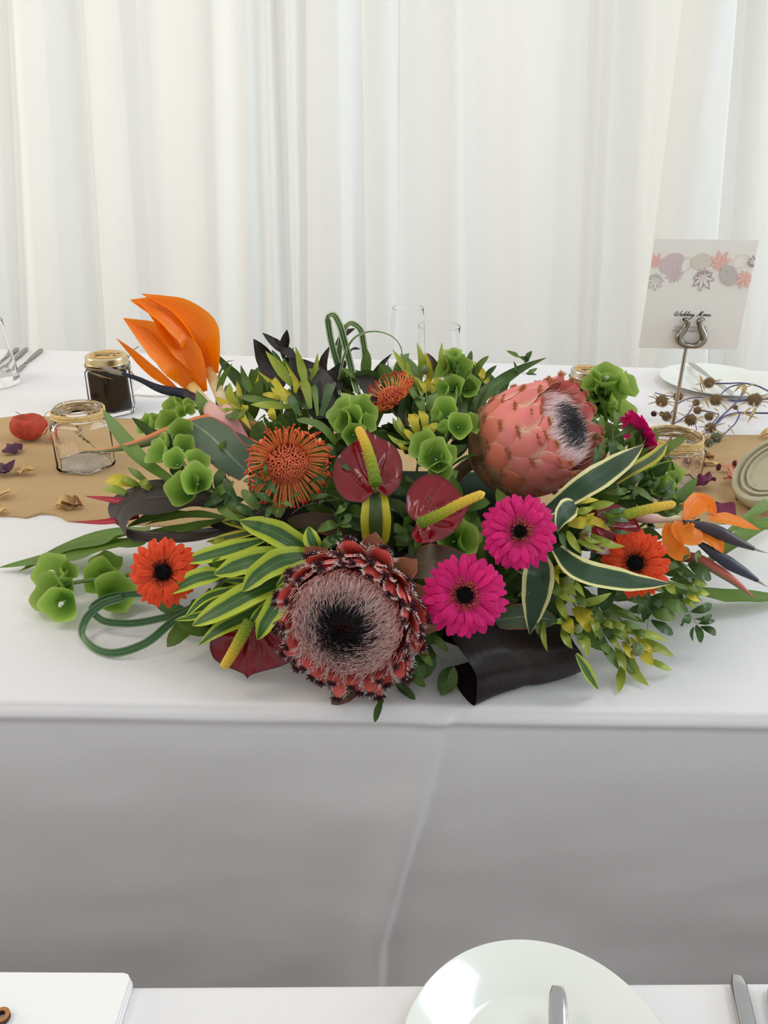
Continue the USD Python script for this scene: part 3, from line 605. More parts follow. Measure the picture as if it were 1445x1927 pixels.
def leafmat(name, across, trans=.25, rough=.38, along=None, vein=0.0, stripe=0.0, var=.12, coat=0.0, spec=.4, edge_noise=.05, tcol=None):
    """across: colour stops from the midrib (0) to the edge (1); along: multiplies from base (0) to tip (1)."""
    ramp = [(a, lin(c)) for a, c in across]
    n = {'uv': ('uvmap', {'attribute': 'st'}), 's': ('separate_xyz', {}), 'sub': ('math', {'math_type': 'subtract', 'value2': .5}), 'ab': ('math', {'math_type': 'absolute'}),
         'g': ('geometry', {}), 'nt': ('noise_texture', {'scale': 90.0, 'detail': 2.0}), 'nm': ('math', {'math_type': 'multiply_add', 'value2': edge_noise * 2, 'value3': -edge_noise}),
         'ma': ('math', {'math_type': 'multiply_add', 'value2': 2.0}), 'r': ('rgb_ramp', {'ramp': ramp}),
         'oi': ('object_info', {}), 'mr': ('math', {'math_type': 'multiply_add', 'value2': 2 * var, 'value3': 1 - var}), 'hv': ('hsv', {}),
         'p': ('principled_bsdf', {'roughness': rough, 'specular_ior_level': spec, 'coat_weight': coat, 'coat_roughness': .18}), 'tl': ('translucent_bsdf', {}), 'mc': ('mix_closure', {'fac': trans})}
    l = [('uv.UV', 's.vector'), ('s.x', 'sub.value1'), ('sub.value', 'ab.value1'), ('g.position', 'nt.vector'), ('nt.fac', 'nm.value1'), ('ab.value', 'ma.value1'), ('nm.value', 'ma.value3'), ('ma.value', 'r.fac'),
         ('oi.random', 'mr.value1'), ('mr.value', 'hv.value')]
    col = 'r.color'
    if along:
        n['r2'] = ('rgb_ramp', {'ramp': [(a, lin(c)) for a, c in along]}); n['mx'] = ('mix_color', {'blend_type': 'multiply', 'fac': 1.0})
        l += [('s.y', 'r2.fac'), (col, 'mx.a'), ('r2.color', 'mx.b')]; col = 'mx.result'
    if stripe or vein:
        n['cm'] = ('combine_xyz', {}); n['sx'] = ('math', {'math_type': 'multiply', 'value2': 26.0}); n['sy'] = ('math', {'math_type': 'multiply', 'value2': 1.2})
        n['sn'] = ('noise_texture', {'scale': 1.0, 'detail': 2.0}); n['sr'] = ('math', {'math_type': 'multiply_add', 'value2': 2 * (stripe or .3), 'value3': 1 - (stripe or .3)})
        n['h2'] = ('hsv', {}); n['b'] = ('bump', {'strength': .35, 'distance': .0012})
        l += [('s.x', 'sx.value1'), ('s.y', 'sy.value1'), ('sx.value', 'cm.x'), ('sy.value', 'cm.y'), ('oi.random', 'cm.z'), ('cm.vector', 'sn.vector'), ('sn.fac', 'b.height'), ('b.normal', 'p.normal')]
        if stripe: l += [('sn.fac', 'sr.value1'), ('sr.value', 'h2.value'), (col, 'h2.color')]; col = 'h2.color'
        else: n.pop('h2'); n.pop('sr')
    l += [(col, 'hv.color'), ('hv.color', 'p.base_color'), ('hv.color', 'tl.color'), ('p.BSDF', 'mc.closure1'), ('tl.BSDF', 'mc.closure2')]
    M[name] = usdkit.material(stage, '/World/Looks/' + name, n, l, surface='mc.closure')
leafmat('leaf_lime_edge', [(0, (84, 120, 60)), (.03, (96, 134, 68)), (.06, (68, 106, 50)), (.46, (64, 102, 46)), (.54, (172, 192, 52)), (1, (196, 210, 66))], stripe=.12, rough=.33)
leafmat('leaf_cream_edge', [(0, (44, 72, 42)), (.4, (40, 68, 40)), (.70, (52, 80, 44)), (.76, (224, 216, 146)), (1, (236, 228, 168))], stripe=.16, rough=.33)
leafmat('leaf_yellow_edge', [(0, (74, 90, 40)), (.42, (66, 84, 40)), (.5, (182, 174, 42)), (1, (196, 184, 48))], stripe=.15)
leafmat('leaf_dark', [(0, (64, 40, 40)), (.04, (46, 38, 36)), (1, (36, 29, 28))], trans=.04, rough=.36, stripe=.16, var=.1, spec=.22)
leafmat('leaf_dark_soft', [(0, (84, 70, 64)), (.05, (62, 52, 48)), (1, (56, 46, 42))], trans=.06, rough=.42, stripe=.2, var=.1, spec=.25)
leafmat('leaf_green', [(0, (104, 132, 76)), (.06, (104, 130, 56)), (1, (98, 124, 52))], var=.25, stripe=.1)
leafmat('leaf_deep', [(0, (84, 112, 70)), (.07, (74, 102, 52)), (1, (68, 94, 48))], var=.28, rough=.34, spec=.3)
leafmat('leaf_long', [(0, (104, 136, 66)), (.06, (108, 138, 56)), (1, (100, 132, 52))], stripe=.2, var=.1, rough=.36)
leafmat('leaf_grey_red', [(0, (140, 150, 118)), (.03, (132, 142, 110)), (.06, (84, 104, 80)), (.88, (78, 98, 74)), (.96, (146, 76, 62)), (1, (150, 66, 56))], trans=.1, var=.06, rough=.45)
leafmat('leaf_brown', [(0, (120, 96, 60)), (.06, (88, 72, 50)), (.85, (84, 66, 48)), (1, (128, 62, 50))], trans=.12, var=.12)
leafmat('leaf_lime', [(0, (190, 196, 96)), (.08, (184, 194, 78)), (1, (180, 190, 70))], var=.14, trans=.35, along=[(0, (190, 210, 190)), (1, (255, 255, 255))])
leafmat('leaf_yellow', [(0, (220, 206, 82)), (.1, (216, 200, 62)), (1, (214, 196, 58))], var=.1, trans=.35, along=[(0, (200, 215, 170)), (.4, (255, 255, 255)), (1, (255, 255, 240))])
leafmat('leaf_red', [(0, (196, 62, 74)), (1, (176, 40, 60))], var=.08, along=[(0, (255, 255, 255)), (.8, (240, 200, 210)), (1, (110, 60, 60))])
leafmat('grass_blade', [(0, (150, 172, 116)), (.10, (120, 148, 92)), (.2, (64, 98, 54)), (.55, (60, 92, 52)), (.68, (196, 206, 164)), (1, (214, 220, 186))], trans=.2, edge_noise=.02)
leafmat('grass_blade_green', [(0, (110, 140, 92)), (.12, (64, 102, 62)), (.6, (56, 94, 56)), (.72, (120, 148, 100)), (.8, (70, 106, 66)), (1, (150, 170, 126))], trans=.12, edge_noise=.02)
leafmat('sepal_orange', [(0, (250, 140, 14)), (.6, (248, 132, 6)), (1, (252, 150, 24))], trans=.3, rough=.3, vein=1, var=.05, along=[(0, (255, 236, 200)), (.3, (255, 255, 255)), (1, (255, 240, 220))])
leafmat('gerbera_pink', [(0, (222, 8, 112)), (.1, (230, 14, 122)), (.9, (228, 10, 120)), (1, (240, 40, 140))], trans=.3, rough=.5, stripe=.14, var=.08, along=[(0, (200, 200, 200)), (.4, (255, 255, 255)), (1, (255, 255, 255))])
leafmat('gerbera_orange', [(0, (238, 70, 22)), (1, (248, 88, 30))], trans=.3, rough=.5, stripe=.14, var=.08)
simple('gerbera_eye', (9, 2, 5), .9, noise=.4, scale=900); simple('floret_pink', (196, 28, 96), .6); simple('floret_gold', (214, 140, 84), .6); simple('floret_dark', (60, 12, 24), .7); simple('floret_orange', (228, 96, 50), .6)
simple('stem_green', (104, 136, 64), .5, noise=.15, scale=60); simple('stem_brown', (118, 92, 60), .6, noise=.15, scale=60); simple('stem_red', (150, 92, 74), .6)
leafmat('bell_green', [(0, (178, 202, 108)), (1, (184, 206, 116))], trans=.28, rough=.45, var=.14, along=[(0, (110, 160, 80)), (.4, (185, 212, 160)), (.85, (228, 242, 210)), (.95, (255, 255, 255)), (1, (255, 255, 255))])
simple('bell_seed', (190, 214, 160), .5); simple('bell_blossom', (232, 232, 222), .6)

def stem(parent, crop, pts, w, mat='stem_green', off=0.0, name='stem'):
    c = pts3(crop, pts, off); return part(parent, name, tube(c, w / CROP[crop][2] * mpp(c[0]) / 2, 6, max(8, 4 * len(c))), mat)

def calyx(parent, crop, x, y, r, face, off=.012, seed=0, blossom=False, deep=1.0, sy=1.0, name='bell'):
    g = np.random.default_rng(seed + int(x * 3 + y * 7)); c = Q(crop, x, y, off); R = r / CROP[crop][2] * mpp(c)
    ax = facing(*face); nr, na = 9, 30; t = np.linspace(0, 1, nr); a = np.arange(na) * 2 * np.pi / na; ph = g.uniform(0, 6)
    R *= 1.12
    lobe = 1 + .05 * np.cos(5 * (a + ph)) + .06 * np.cos(2 * a + g.uniform(0, 6)) + .05 * np.cos(3 * a + g.uniform(0, 6)) + .07 * np.maximum(0, np.cos(5 * (a + ph))) ** 14
    rr = R * (.14 + .62 * np.sin(t * np.pi / 2) ** .9 + .24 * t ** 4)[:, None] * (1 + (lobe - 1)[None] * t[:, None] ** 1.5)
    z = R * deep * (-1.15 + 1.15 * t ** 1.6)[:, None] + R * .10 * t[:, None] ** 3 * np.cos(2 * a + g.uniform(0, 6))[None] + R * .05 * t[:, None] ** 2 * np.cos(5 * (a + ph) + 1)[None]
    V = np.stack([rr * np.cos(a), rr * np.sin(a) * sy, z + 0 * rr], -1).reshape(-1, 3)
    v = place(V, c, ax, [g.uniform(-.2, .2), 0, 1]); f = grid_faces(nr, na, True)
    n0 = len(v); bc = v[:na].mean(0); v = np.vstack([v, bc]); k = np.arange(na); f = np.vstack([f, np.stack([np.full(na, n0), (k + 1) % na, k], 1)])
    uv = np.vstack([np.stack(np.broadcast_arrays(np.full(na, .5)[None], t[:, None]), -1).reshape(-1, 2), [[.5, 0]]])
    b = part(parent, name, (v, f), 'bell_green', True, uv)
    m = trimesh.creation.icosphere(1, R * .09); part(b, 'seed', (m.vertices * [1, 1, .7] + bc + ax * R * .12, m.faces), 'bell_seed')
    if blossom:
        ms = []
        for q in range(4):
            d = facing(*(np.array(face) + g.uniform(-.6, .6, 3))); m = trimesh.creation.icosphere(1, R * .15); ms.append((place(m.vertices * [.8, .8, 1.5], bc + ax * R * .62 + d * R * .18, d), m.faces))
        ms.append(tube([bc, bc + ax * R * .7], R * .07, 5)); part(b, 'blossom', join(ms), 'bell_blossom', label='small white blossom inside the bell')
    return b, bc
def bells(label, crop, stempts, bl, off=.012, group=None):
    t = thing('bells_of_ireland', label, 'bells of Ireland', group, at=Q(crop, *stempts[0][:2]))
    stem(t, crop, [(p[0], p[1], (p[2] if len(p) > 2 else -.004)) for p in stempts], 6 * CROP[crop][2], 'stem_green', off - .012)
    for i, b in enumerate(bl):
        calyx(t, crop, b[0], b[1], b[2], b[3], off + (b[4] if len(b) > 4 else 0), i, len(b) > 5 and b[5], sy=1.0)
    return t

def hairs(base, tip, bend, r):
    """Fine tapering hairs, one per row: base, tip, sideways bend at the middle, radius."""
    base, tip = np.asarray(base), np.asarray(tip); N = len(base); mid = (base + tip) / 2 + bend
    d = tip - base; d /= np.linalg.norm(d, axis=1, keepdims=True) + 1e-12
    a = np.cross(d, np.where(np.abs(d[:, 2:]) < .9, [[0, 0, 1.0]], [[1.0, 0, 0]])); a /= np.linalg.norm(a, axis=1, keepdims=True); b_ = np.cross(d, a)
    r = np.broadcast_to(r, N)[:, None]
    ring = [a * math.cos(q) + b_ * math.sin(q) for q in (0, 2.0944, 4.18879)]
    v = np.stack([base + x * r for x in ring] + [mid + x * r * .75 for x in ring] + [tip], 1).reshape(-1, 3)
    f0 = np.array([[0, 1, 4], [0, 4, 3], [1, 2, 5], [1, 5, 4], [2, 0, 3], [2, 3, 5], [3, 4, 6], [4, 5, 6], [5, 3, 6]])
    return v, (f0[None] + (np.arange(N) * 7)[:, None, None]).reshape(-1, 3)

PETAL = None
def gerbera(label, crop, x, y, r, face, kind, off=.03, seed=0, cone=.10, eye=.16):
    g = np.random.default_rng(seed); c = Q(crop, x, y, off); R = r / CROP[crop][2] * mpp(c); ax = facing(*face); fr = frame(ax)
    t = thing('gerbera', label, 'gerbera flower', at=c)
    back = c - ax * R * .12
    part(t, 'stem', tube([back - ax * R * .8 + np.array([0, .01, -.03]), back - ax * R * .4, back], [.0026, .0026, .0032], 8, 10), 'stem_green')
    part(t, 'green_base', (place(lathe([(.0002, -R * .16), (R * .22, -R * .13), (R * .34, -R * .03), (R * .30, R * .0), (.0002, R * .0)], 20)[0], c, ax), lathe([(.0002, 0)] * 5, 20)[1]), 'stem_green')
    for row, (n, ln, wd, up, st) in enumerate([(23, 1.0, .22, .02, .20), (23, .95, .205, .07, .18), (19, .80, .19, .13, .17)]):
        for k in range(n):
            a = 2 * np.pi * (k + .5 * row) / n + g.normal(0, .045); le = R * ln * g.uniform(.93, 1.03); u0 = R * st
            zt = cone * .6 + up + g.normal(0, .025); dr = g.normal(.10, .05)
            q = np.array([[u0, 0, R * .02 * row], [u0 + (le - u0) * .4, 0, R * (.02 * row + zt * .6)], [u0 + (le - u0) * .75, g.normal(0, .012) * R, R * (.02 * row + zt * .85)], [le, g.normal(0, .03) * R, R * (.02 * row + zt - dr)]])
            rot = np.array([[math.cos(a), math.sin(a), 0], [-math.sin(a), math.cos(a), 0], [0, 0, 1]]); q = (q @ rot) @ fr + c
            v, f, uv = ribbon(q, R * wd * g.uniform(.9, 1.08), 'petal', ax, None, -.16 if row else -.1, 0, 3, 8, 4, g.normal(0, .12))
            part(t, 'petal', (v, f), kind, True, uv)
    cols = ('floret_pink', 'floret_gold') if kind == 'gerbera_pink' else ('floret_orange', 'floret_dark')
    def flo(n, r0, r1, ln, tilt, rad):
        a = g.uniform(0, 2 * np.pi, n); rr = R * np.sqrt(g.uniform(r0 ** 2, r1 ** 2, n)); b_ = np.stack([rr * np.cos(a), rr * np.sin(a), R * (.04 + .05 * (1 - rr / R))], 1)
        d = np.stack([tilt * np.cos(a), tilt * np.sin(a), np.ones(n)], 1) + g.normal(0, .18, (n, 3)); d /= np.linalg.norm(d, axis=1, keepdims=True)
        tp = b_ + d * R * ln * g.uniform(.7, 1.2, (n, 1)); return hairs(b_ @ fr + c, tp @ fr + c, 0, R * rad)
    part(t, 'ray_florets', flo(260, .28, .48, .15, .9, .022), cols[0], kind='stuff')
    part(t, 'pollen_ring', flo(300, .17, .40, .11, .35, .012), cols[1], kind='stuff')
    dm = trimesh.creation.icosphere(2, 1.0).vertices * [R * eye * 1.2, R * eye * 1.2, R * .035] + [0, 0, R * .075]
    part(t, 'dark_eye', join([(dm @ fr + c, trimesh.creation.icosphere(2, 1.0).faces), flo(240, .0, eye * 1.2, .10, .1, .016)]), 'gerbera_eye')
    return t

def protea(label, c, ax, R, Ln, prof, rows, mats, tuftmat, blen, bw, flare, hairspec, seed=0, fringe=None, tuft=1.0, droop=0.0, notuft=0):
    """c: middle of the open front; the body runs back along -ax for Ln. prof: body radius over length (0 base .. 1 front), in R."""
    g = np.random.default_rng(seed); fr = frame(ax, np.array([.1, 0, 1.0])); t = thing('king_protea', label, 'protea flower', at=c)
    pr = np.array(prof); rad = lambda q: np.interp(q, pr[:, 0], pr[:, 1]) * R
    W = lambda l: np.asarray(l) @ fr + c
    zs = np.linspace(0, .9, 14); v, f = lathe([(max(rad(z) * .95 - .002, .001), (z - 1) * Ln) for z in zs] + [(.0003, -.12 * Ln)], 40); part(t, 'receptacle', (W(v), f), 'protea_core')
    b0 = W([[0, 0, -Ln * .97]])[0]; part(t, 'stem', tube([b0 - ax * .05 + np.array([0, 0, -.02]), b0 - ax * .02, b0 + ax * .01], .007, 10, 8), 'stem_brown')
    for i, (z0, n, lf, wf, fl) in enumerate(rows):
        for k in range(n):
            a = 2 * np.pi * (k + .5 * (i % 2)) / n + g.normal(0, .04); q = np.linspace(0, 1, 9); le = blen * lf * g.uniform(.92, 1.06)
            z = z0 + q * le / Ln; fl_ = fl * g.uniform(.6, 1.4) * (1 + droop * max(0, -math.sin(a)) ** 2)
            r = rad(np.minimum(z, 1.15)) + .0012 + .0035 * q ** 1.5 + R * flare * fl_ * q ** 2.2 + .0022 * np.sin(np.pi * q)
            zz = (z - 1) * Ln - R * .25 * max(fl_, 0) * flare * q ** 3
            w = np.interp(q, [0, .3, .6, .82, .94, 1], [.75, .95, 1, .82, .5, .12]) * bw * wf / 2; s = np.linspace(-1, 1, 6)
            th = a + s[None] * (w / np.maximum(r, .004))[:, None]; rr = r[:, None] - .0018 * (s ** 2)[None] + g.normal(0, .0004)
            V = np.stack([rr * np.cos(th), rr * np.sin(th), np.broadcast_to(zz[:, None], th.shape)], -1).reshape(-1, 3)
            uv = np.stack(np.broadcast_arrays((s * .5 + .5)[None], q[:, None]), -1).reshape(-1, 2)
            b = part(t, 'bract', (W(V), grid_faces(9, 6)), mats[min(i, len(mats) - 1)], True, uv)
            if i < notuft: continue
            tip = np.array([r[-1] * math.cos(a), r[-1] * math.sin(a), zz[-1]]); tan = nz(tip - np.array([r[-2] * math.cos(a), r[-2] * math.sin(a), zz[-2]]))
            N = int(80 * tuft); sp = g.normal(0, 1, (N, 3)); sp /= np.linalg.norm(sp, axis=1, keepdims=True); sw_ = np.array([-math.sin(a), math.cos(a), 0]); bs = tip + sp * .0006 - tan * .0012 + sw_ * g.uniform(-1, 1, (N, 1)) * bw * wf * .16
            part(b, 'tuft', hairs(W(bs), W(bs + (sp * .9 + tan * .5) * .0034 * tuft * g.uniform(.4, 1.1, (N, 1))), 0, .00034 * tuft), tuftmat)
            if fringe:
                e = []
                for sgn in (-1, 1):
                    qq = g.uniform(.4, 1, 26); j = qq * 8; i0 = np.minimum(j.astype(int), 7); fr_ = j - i0
                    tt = a + sgn * (np.interp(qq, q, w) / np.maximum(np.interp(qq, q, r), .004)); rq = np.interp(qq, q, r); zq = np.interp(qq, q, zz)
                    p_ = np.stack([rq * np.cos(tt), rq * np.sin(tt), zq], 1); tg = np.stack([-np.sin(tt) * sgn, np.cos(tt) * sgn, np.zeros_like(tt)], 1)
                    e.append((p_, p_ + (tg * .0018 + tan * .0034 + g.normal(0, .0012, p_.shape)) * g.uniform(.4, 1.1, (26, 1))))
                bs = np.vstack([x[0] for x in e]); tp = np.vstack([x[1] for x in e]); part(b, 'fringe', hairs(W(bs), W(tp), 0, .00032), fringe)
    for name, mat, n, r0, r1, zb, ln, lean, wob, hr in hairspec:
        a = g.uniform(0, 2 * np.pi, n); rr = R * np.sqrt(g.uniform(r0 ** 2, r1 ** 2, n)); q = (rr / R - r0) / (r1 - r0)
        b_ = np.stack([rr * np.cos(a), rr * np.sin(a), np.full(n, zb * R)], 1)
        d = np.stack([-lean * np.cos(a), -lean * np.sin(a), np.ones(n)], 1) + g.normal(0, wob, (n, 3)); d /= np.linalg.norm(d, axis=1, keepdims=True)
        tp = b_ + d * R * ln * g.uniform(.75, 1.15, (n, 1)); bend = np.stack([np.cos(a), np.sin(a), 0 * a], 1) * R * ln * .10
        part(t, name, hairs(W(b_), W(tp), bend @ fr, hr), mat, kind='stuff')
    return t
leafmat('bract_coral', [(0, (232, 112, 104)), (.66, (226, 102, 96)), (.85, (236, 184, 172)), (1, (240, 214, 206))], trans=.15, rough=.5, var=.12, along=[(0, (190, 160, 130)), (.45, (235, 215, 205)), (.8, (255, 255, 255)), (1, (255, 240, 235))])
leafmat('bract_rust', [(0, (150, 82, 60)), (.8, (146, 78, 58)), (1, (196, 142, 110))], trans=.1, rough=.6, var=.2)
leafmat('bract_pink', [(0, (240, 146, 144)), (.55, (240, 150, 146)), (.82, (242, 180, 162)), (1, (248, 226, 204))], trans=.2, rough=.5, var=.08, along=[(0, (240, 235, 190)), (.45, (255, 245, 225)), (.8, (255, 240, 240)), (1, (255, 215, 215))])
leafmat('bract_salmon', [(0, (222, 130, 110)), (.75, (218, 124, 106)), (.93, (226, 160, 132)), (1, (236, 200, 160))], trans=.15, rough=.5, var=.12, along=[(0, (225, 215, 170)), (.5, (250, 240, 225)), (1, (255, 235, 235))])
leafmat('bract_olive', [(0, (158, 120, 88)), (.8, (154, 112, 84)), (1, (206, 150, 110))], trans=.12, rough=.55, var=.15)
simple('protea_core', (120, 70, 60), .9); simple('tuft_maroon', (70, 22, 34), .85); simple('tuft_white', (236, 222, 218), .85); simple('tuft_rust', (196, 126, 76), .85)
simple('hair_black', (22, 16, 22), .75); simple('hair_rose', (238, 178, 170), .85, noise=.2, scale=300); simple('hair_white', (244, 214, 208), .85); simple('hair_wine', (96, 40, 46), .85)

def pincushion(label, c, ax, R, seed=0, n_out=112, n_in=190, lean=(0, 0)):
    g = np.random.default_rng(seed); fr = frame(ax, np.array([0, 0, 1.0])); t = thing('pincushion_protea', label, 'pincushion protea', at=c); W = lambda l: np.asarray(l) @ fr + c
    ms, tips = [], []
    ico = trimesh.creation.icosphere(1, 1.0)
    for k in range(n_out):
        a = 2 * np.pi * k / n_out + g.normal(0, .03); lay = g.uniform(0, 1); r1 = R * (.80 + .2 * lay) * g.uniform(.94, 1.04); zt = R * (.30 - .28 * lay)
        q = np.array([[R * .34, 0, -R * .16], [R * .58, 0, R * (.04 - .16 * lay)], [R * .86, 0, zt * .8], [r1, 0, zt + R * .14 * g.uniform(.4, 1.2)]]); q[:, 1] += g.normal(0, .03 * R) * np.array([0, .3, .7, 1])
        rot = np.array([[math.cos(a), math.sin(a), 0], [-math.sin(a), math.cos(a), 0], [0, 0, 1]]); q = q @ rot
        ms.append(tube(q, [R * .024, R * .021, R * .015], 6, 10, False)); d = nz(q[3] - q[2]); tips.append((place(ico.vertices * [.75, .75, 1.5], q[3], d, s=R * .031), ico.faces))
    part(t, 'style', (lambda m: (W(m[0]), m[1]))(join(ms)), 'pin_orange', kind='stuff', label='arching orange styles round the rim')
    part(t, 'style_tip', (lambda m: (W(m[0]), m[1]))(join(tips)), 'pin_red', kind='stuff', label='red beads at the ends of the styles')
    ms = []
    for k in range(n_in):                                                        # tightly curled loops not yet open
        a = k * 2.399963; rr = R * .43 * math.sqrt((k + .5) / n_in); z = R * (.20 - .28 * (rr / (R * .43)) ** 2); o = np.array([rr * math.cos(a), rr * math.sin(a), z]); h = g.uniform(0, 6.28); d = np.array([math.cos(h), math.sin(h), 0]) * R * .06
        ms.append(tube([o - d * .7 + [0, 0, -R * .10], o - d * .8 + [0, 0, R * .05], o + [0, 0, R * .12], o + d * .9 + [0, 0, R * .03], o + d * .6 + [0, 0, -R * .04]], R * .021, 5, 9, False))
    part(t, 'curled_centre', (lambda m: (W(m[0]), m[1]))(join(ms)), 'pin_coral', kind='stuff')
    m = trimesh.creation.icosphere(2, 1.0); part(t, 'flower_head', (W(m.vertices * [R * .43, R * .43, R * .30] + [0, 0, -R * .12]), m.faces), 'pin_core')
    b0 = W([[0, 0, -R * .4]])[0]; part(t, 'stem', tube([b0 - ax * .03 + np.array([0, 0, -.03]), b0 - ax * .01, b0 + ax * R * .15], .005, 8, 8), 'stem_brown')
    return t
simple('pin_orange', (232, 134, 70), .42, noise=.15, scale=150); simple('pin_red', (214, 50, 34), .4); simple('pin_coral', (222, 112, 72), .45, noise=.25, scale=250); simple('pin_core', (120, 60, 36), .8)

def anthurium(label, crop, notch, tip, left, right, spx, sw, off=.02, spoff=.03, seed=0, cup=.16, nrm=None):
    """Heart spathe given by its notch, tip and the two widest points; spx = spadix from base to end."""
    g = np.random.default_rng(seed); nt, tp, lf, rt = [Q(crop, p[0], p[1], off + (p[2] if len(p) > 2 else 0)) for p in (notch, tip, left, right)]
    t = thing('anthurium', label, 'anthurium flower', at=nt); A = tp - nt; ctr = nt + A * .36
    a = np.linspace(0, 2 * np.pi, 73)[:-1]                       # angle 0 = towards the tip
    # heart outline in (along, across): along 0 at the notch, 1 at the tip
    hx = np.array([1.0, .90, .74, .52, .28, .05, -.14, -.25, -.24, -.12, .0]); hy = np.array([.0, .06, .30, .66, .92, 1.0, .93, .70, .42, .16, .0])
    k = np.linspace(0, 1, 11); kk = np.linspace(0, 1, 61); from scipy.interpolate import PchipInterpolator as PI
    ox, oy = PI(k, hx)(kk), PI(k, hy)(kk)
    al = np.r_[ox, ox[::-1][1:-1]]; ac = np.r_[oy, -oy[::-1][1:-1]]
    # sideways vectors so that the widest points (along .05) land where asked
    SL, SR = lf - (nt + A * .05), rt - (nt + A * .05)
    nr = 20; q = np.linspace(0, 1, nr)[:, None]; c0 = .30
    u = c0 * (1 - q) + al[None] * q; w = ac[None] * q
    up = nz(np.cross(A, SR - SL)) if nrm is None else facing(*nrm)
    if up @ BK < 0: up = -up
    S = np.linalg.norm(SL - SR) / 2
    ang = np.arctan2(w, u - .0 + 1e-9); rad = np.hypot(u - .02, w)
    vein = -.075 * (1 - np.abs(np.sin(ang * 4.5 + .4 + rad * 1.2)) ** .5) * np.minimum(1, rad * 3) * (1 - q ** 6) + .030 * np.sin(ang * 9 + rad * 16) * q * (1 - q) + .012 * (1 - np.exp(-(w / .03) ** 2))
    z = cup * (w ** 2) * .8 + cup * .35 * np.maximum(0, u - .75) * -1.2 + .04 * np.sin(ang * 2 + 1) * q + vein * 1.5 - cup * .25 * np.maximum(0, -u) * 2
    V = nt + u[..., None] * A + np.where(w[..., None] > 0, w[..., None] * SL, -w[..., None] * SR) + z[..., None] * S * up
    v = V.reshape(-1, 3); uv = np.stack(np.broadcast_arrays(np.arctan2(ac, al)[None] / (2 * np.pi) + .5, q), -1).reshape(-1, 2)
    part(t, 'spathe', (v, grid_faces(nr, len(al), True)), 'spathe_red', True, uv)
    sp = pts3(crop, [(p[0], p[1], (p[2] if len(p) > 2 else 0)) for p in spx], spoff); sp[0] = nt + A * .04 + up * S * .02 if False else sp[0]
    s = sw / CROP[crop][2] * mpp(sp[0]) / 2; c = spline(sp, 60); vs, f = tube(c, s * np.interp(np.linspace(0, 1, 60), [0, .06, .9, .97, 1], [.95, 1, .72, .6, .25]), 14)
    uv = np.vstack([np.stack(np.broadcast_arrays(np.full(14, .5)[None], np.linspace(0, 1, 60)[:, None]), -1).reshape(-1, 2), [[.5, 0], [.5, 1]]])
    b = part(t, 'spadix', (vs, f), 'spadix', True, uv)
    bumps, m = [], trimesh.creation.icosphere(0, 1.0); N = 9
    T_ = np.gradient(c, axis=0)
    for i in range(46):
        kq = 1 + i * 57 / 46; j = int(kq); ax_ = nz(T_[j]); fr = frame(ax_); r = s * np.interp(j / 59, [0, .06, .9, .97, 1], [.95, 1, .72, .6, .25])
        for h in range(N):
            th = 2 * np.pi * (h + .5 * (i % 2)) / N; d = math.cos(th) * fr[0] + math.sin(th) * fr[1]; bumps.append((m.vertices * s * .26 + c[j] + d * r * .94, m.faces, j / 59))
    vb, fb = join(bumps); uvb = np.repeat([[.5, x[2]] for x in bumps], len(m.vertices), 0); part(b, 'tiny_flowers', (vb, fb), 'spadix', True, uvb, kind='stuff')
    part(t, 'stem', tube([nt + A * .02 - up * .03 - np.array([0, 0, .03]), nt + A * .02 - up * .012, nt + A * .03], .0032, 8, 8), 'stem_green')
    return t
leafmat('spathe_red', [(0, (126, 4, 18)), (1, (126, 4, 18))], trans=.06, rough=.2, coat=.35, var=.06, spec=.35, along=[(0, (255, 255, 255)), (.92, (255, 255, 255)), (.965, (200, 255, 200)), (1, (200, 255, 200))])
leafmat('spadix', [(0, (255, 255, 255)), (1, (255, 255, 255))], trans=.12, rough=.5, var=.03, along=[(0, (104, 132, 34)), (.35, (164, 170, 40)), (.7, (232, 196, 66)), (1, (244, 206, 84))])

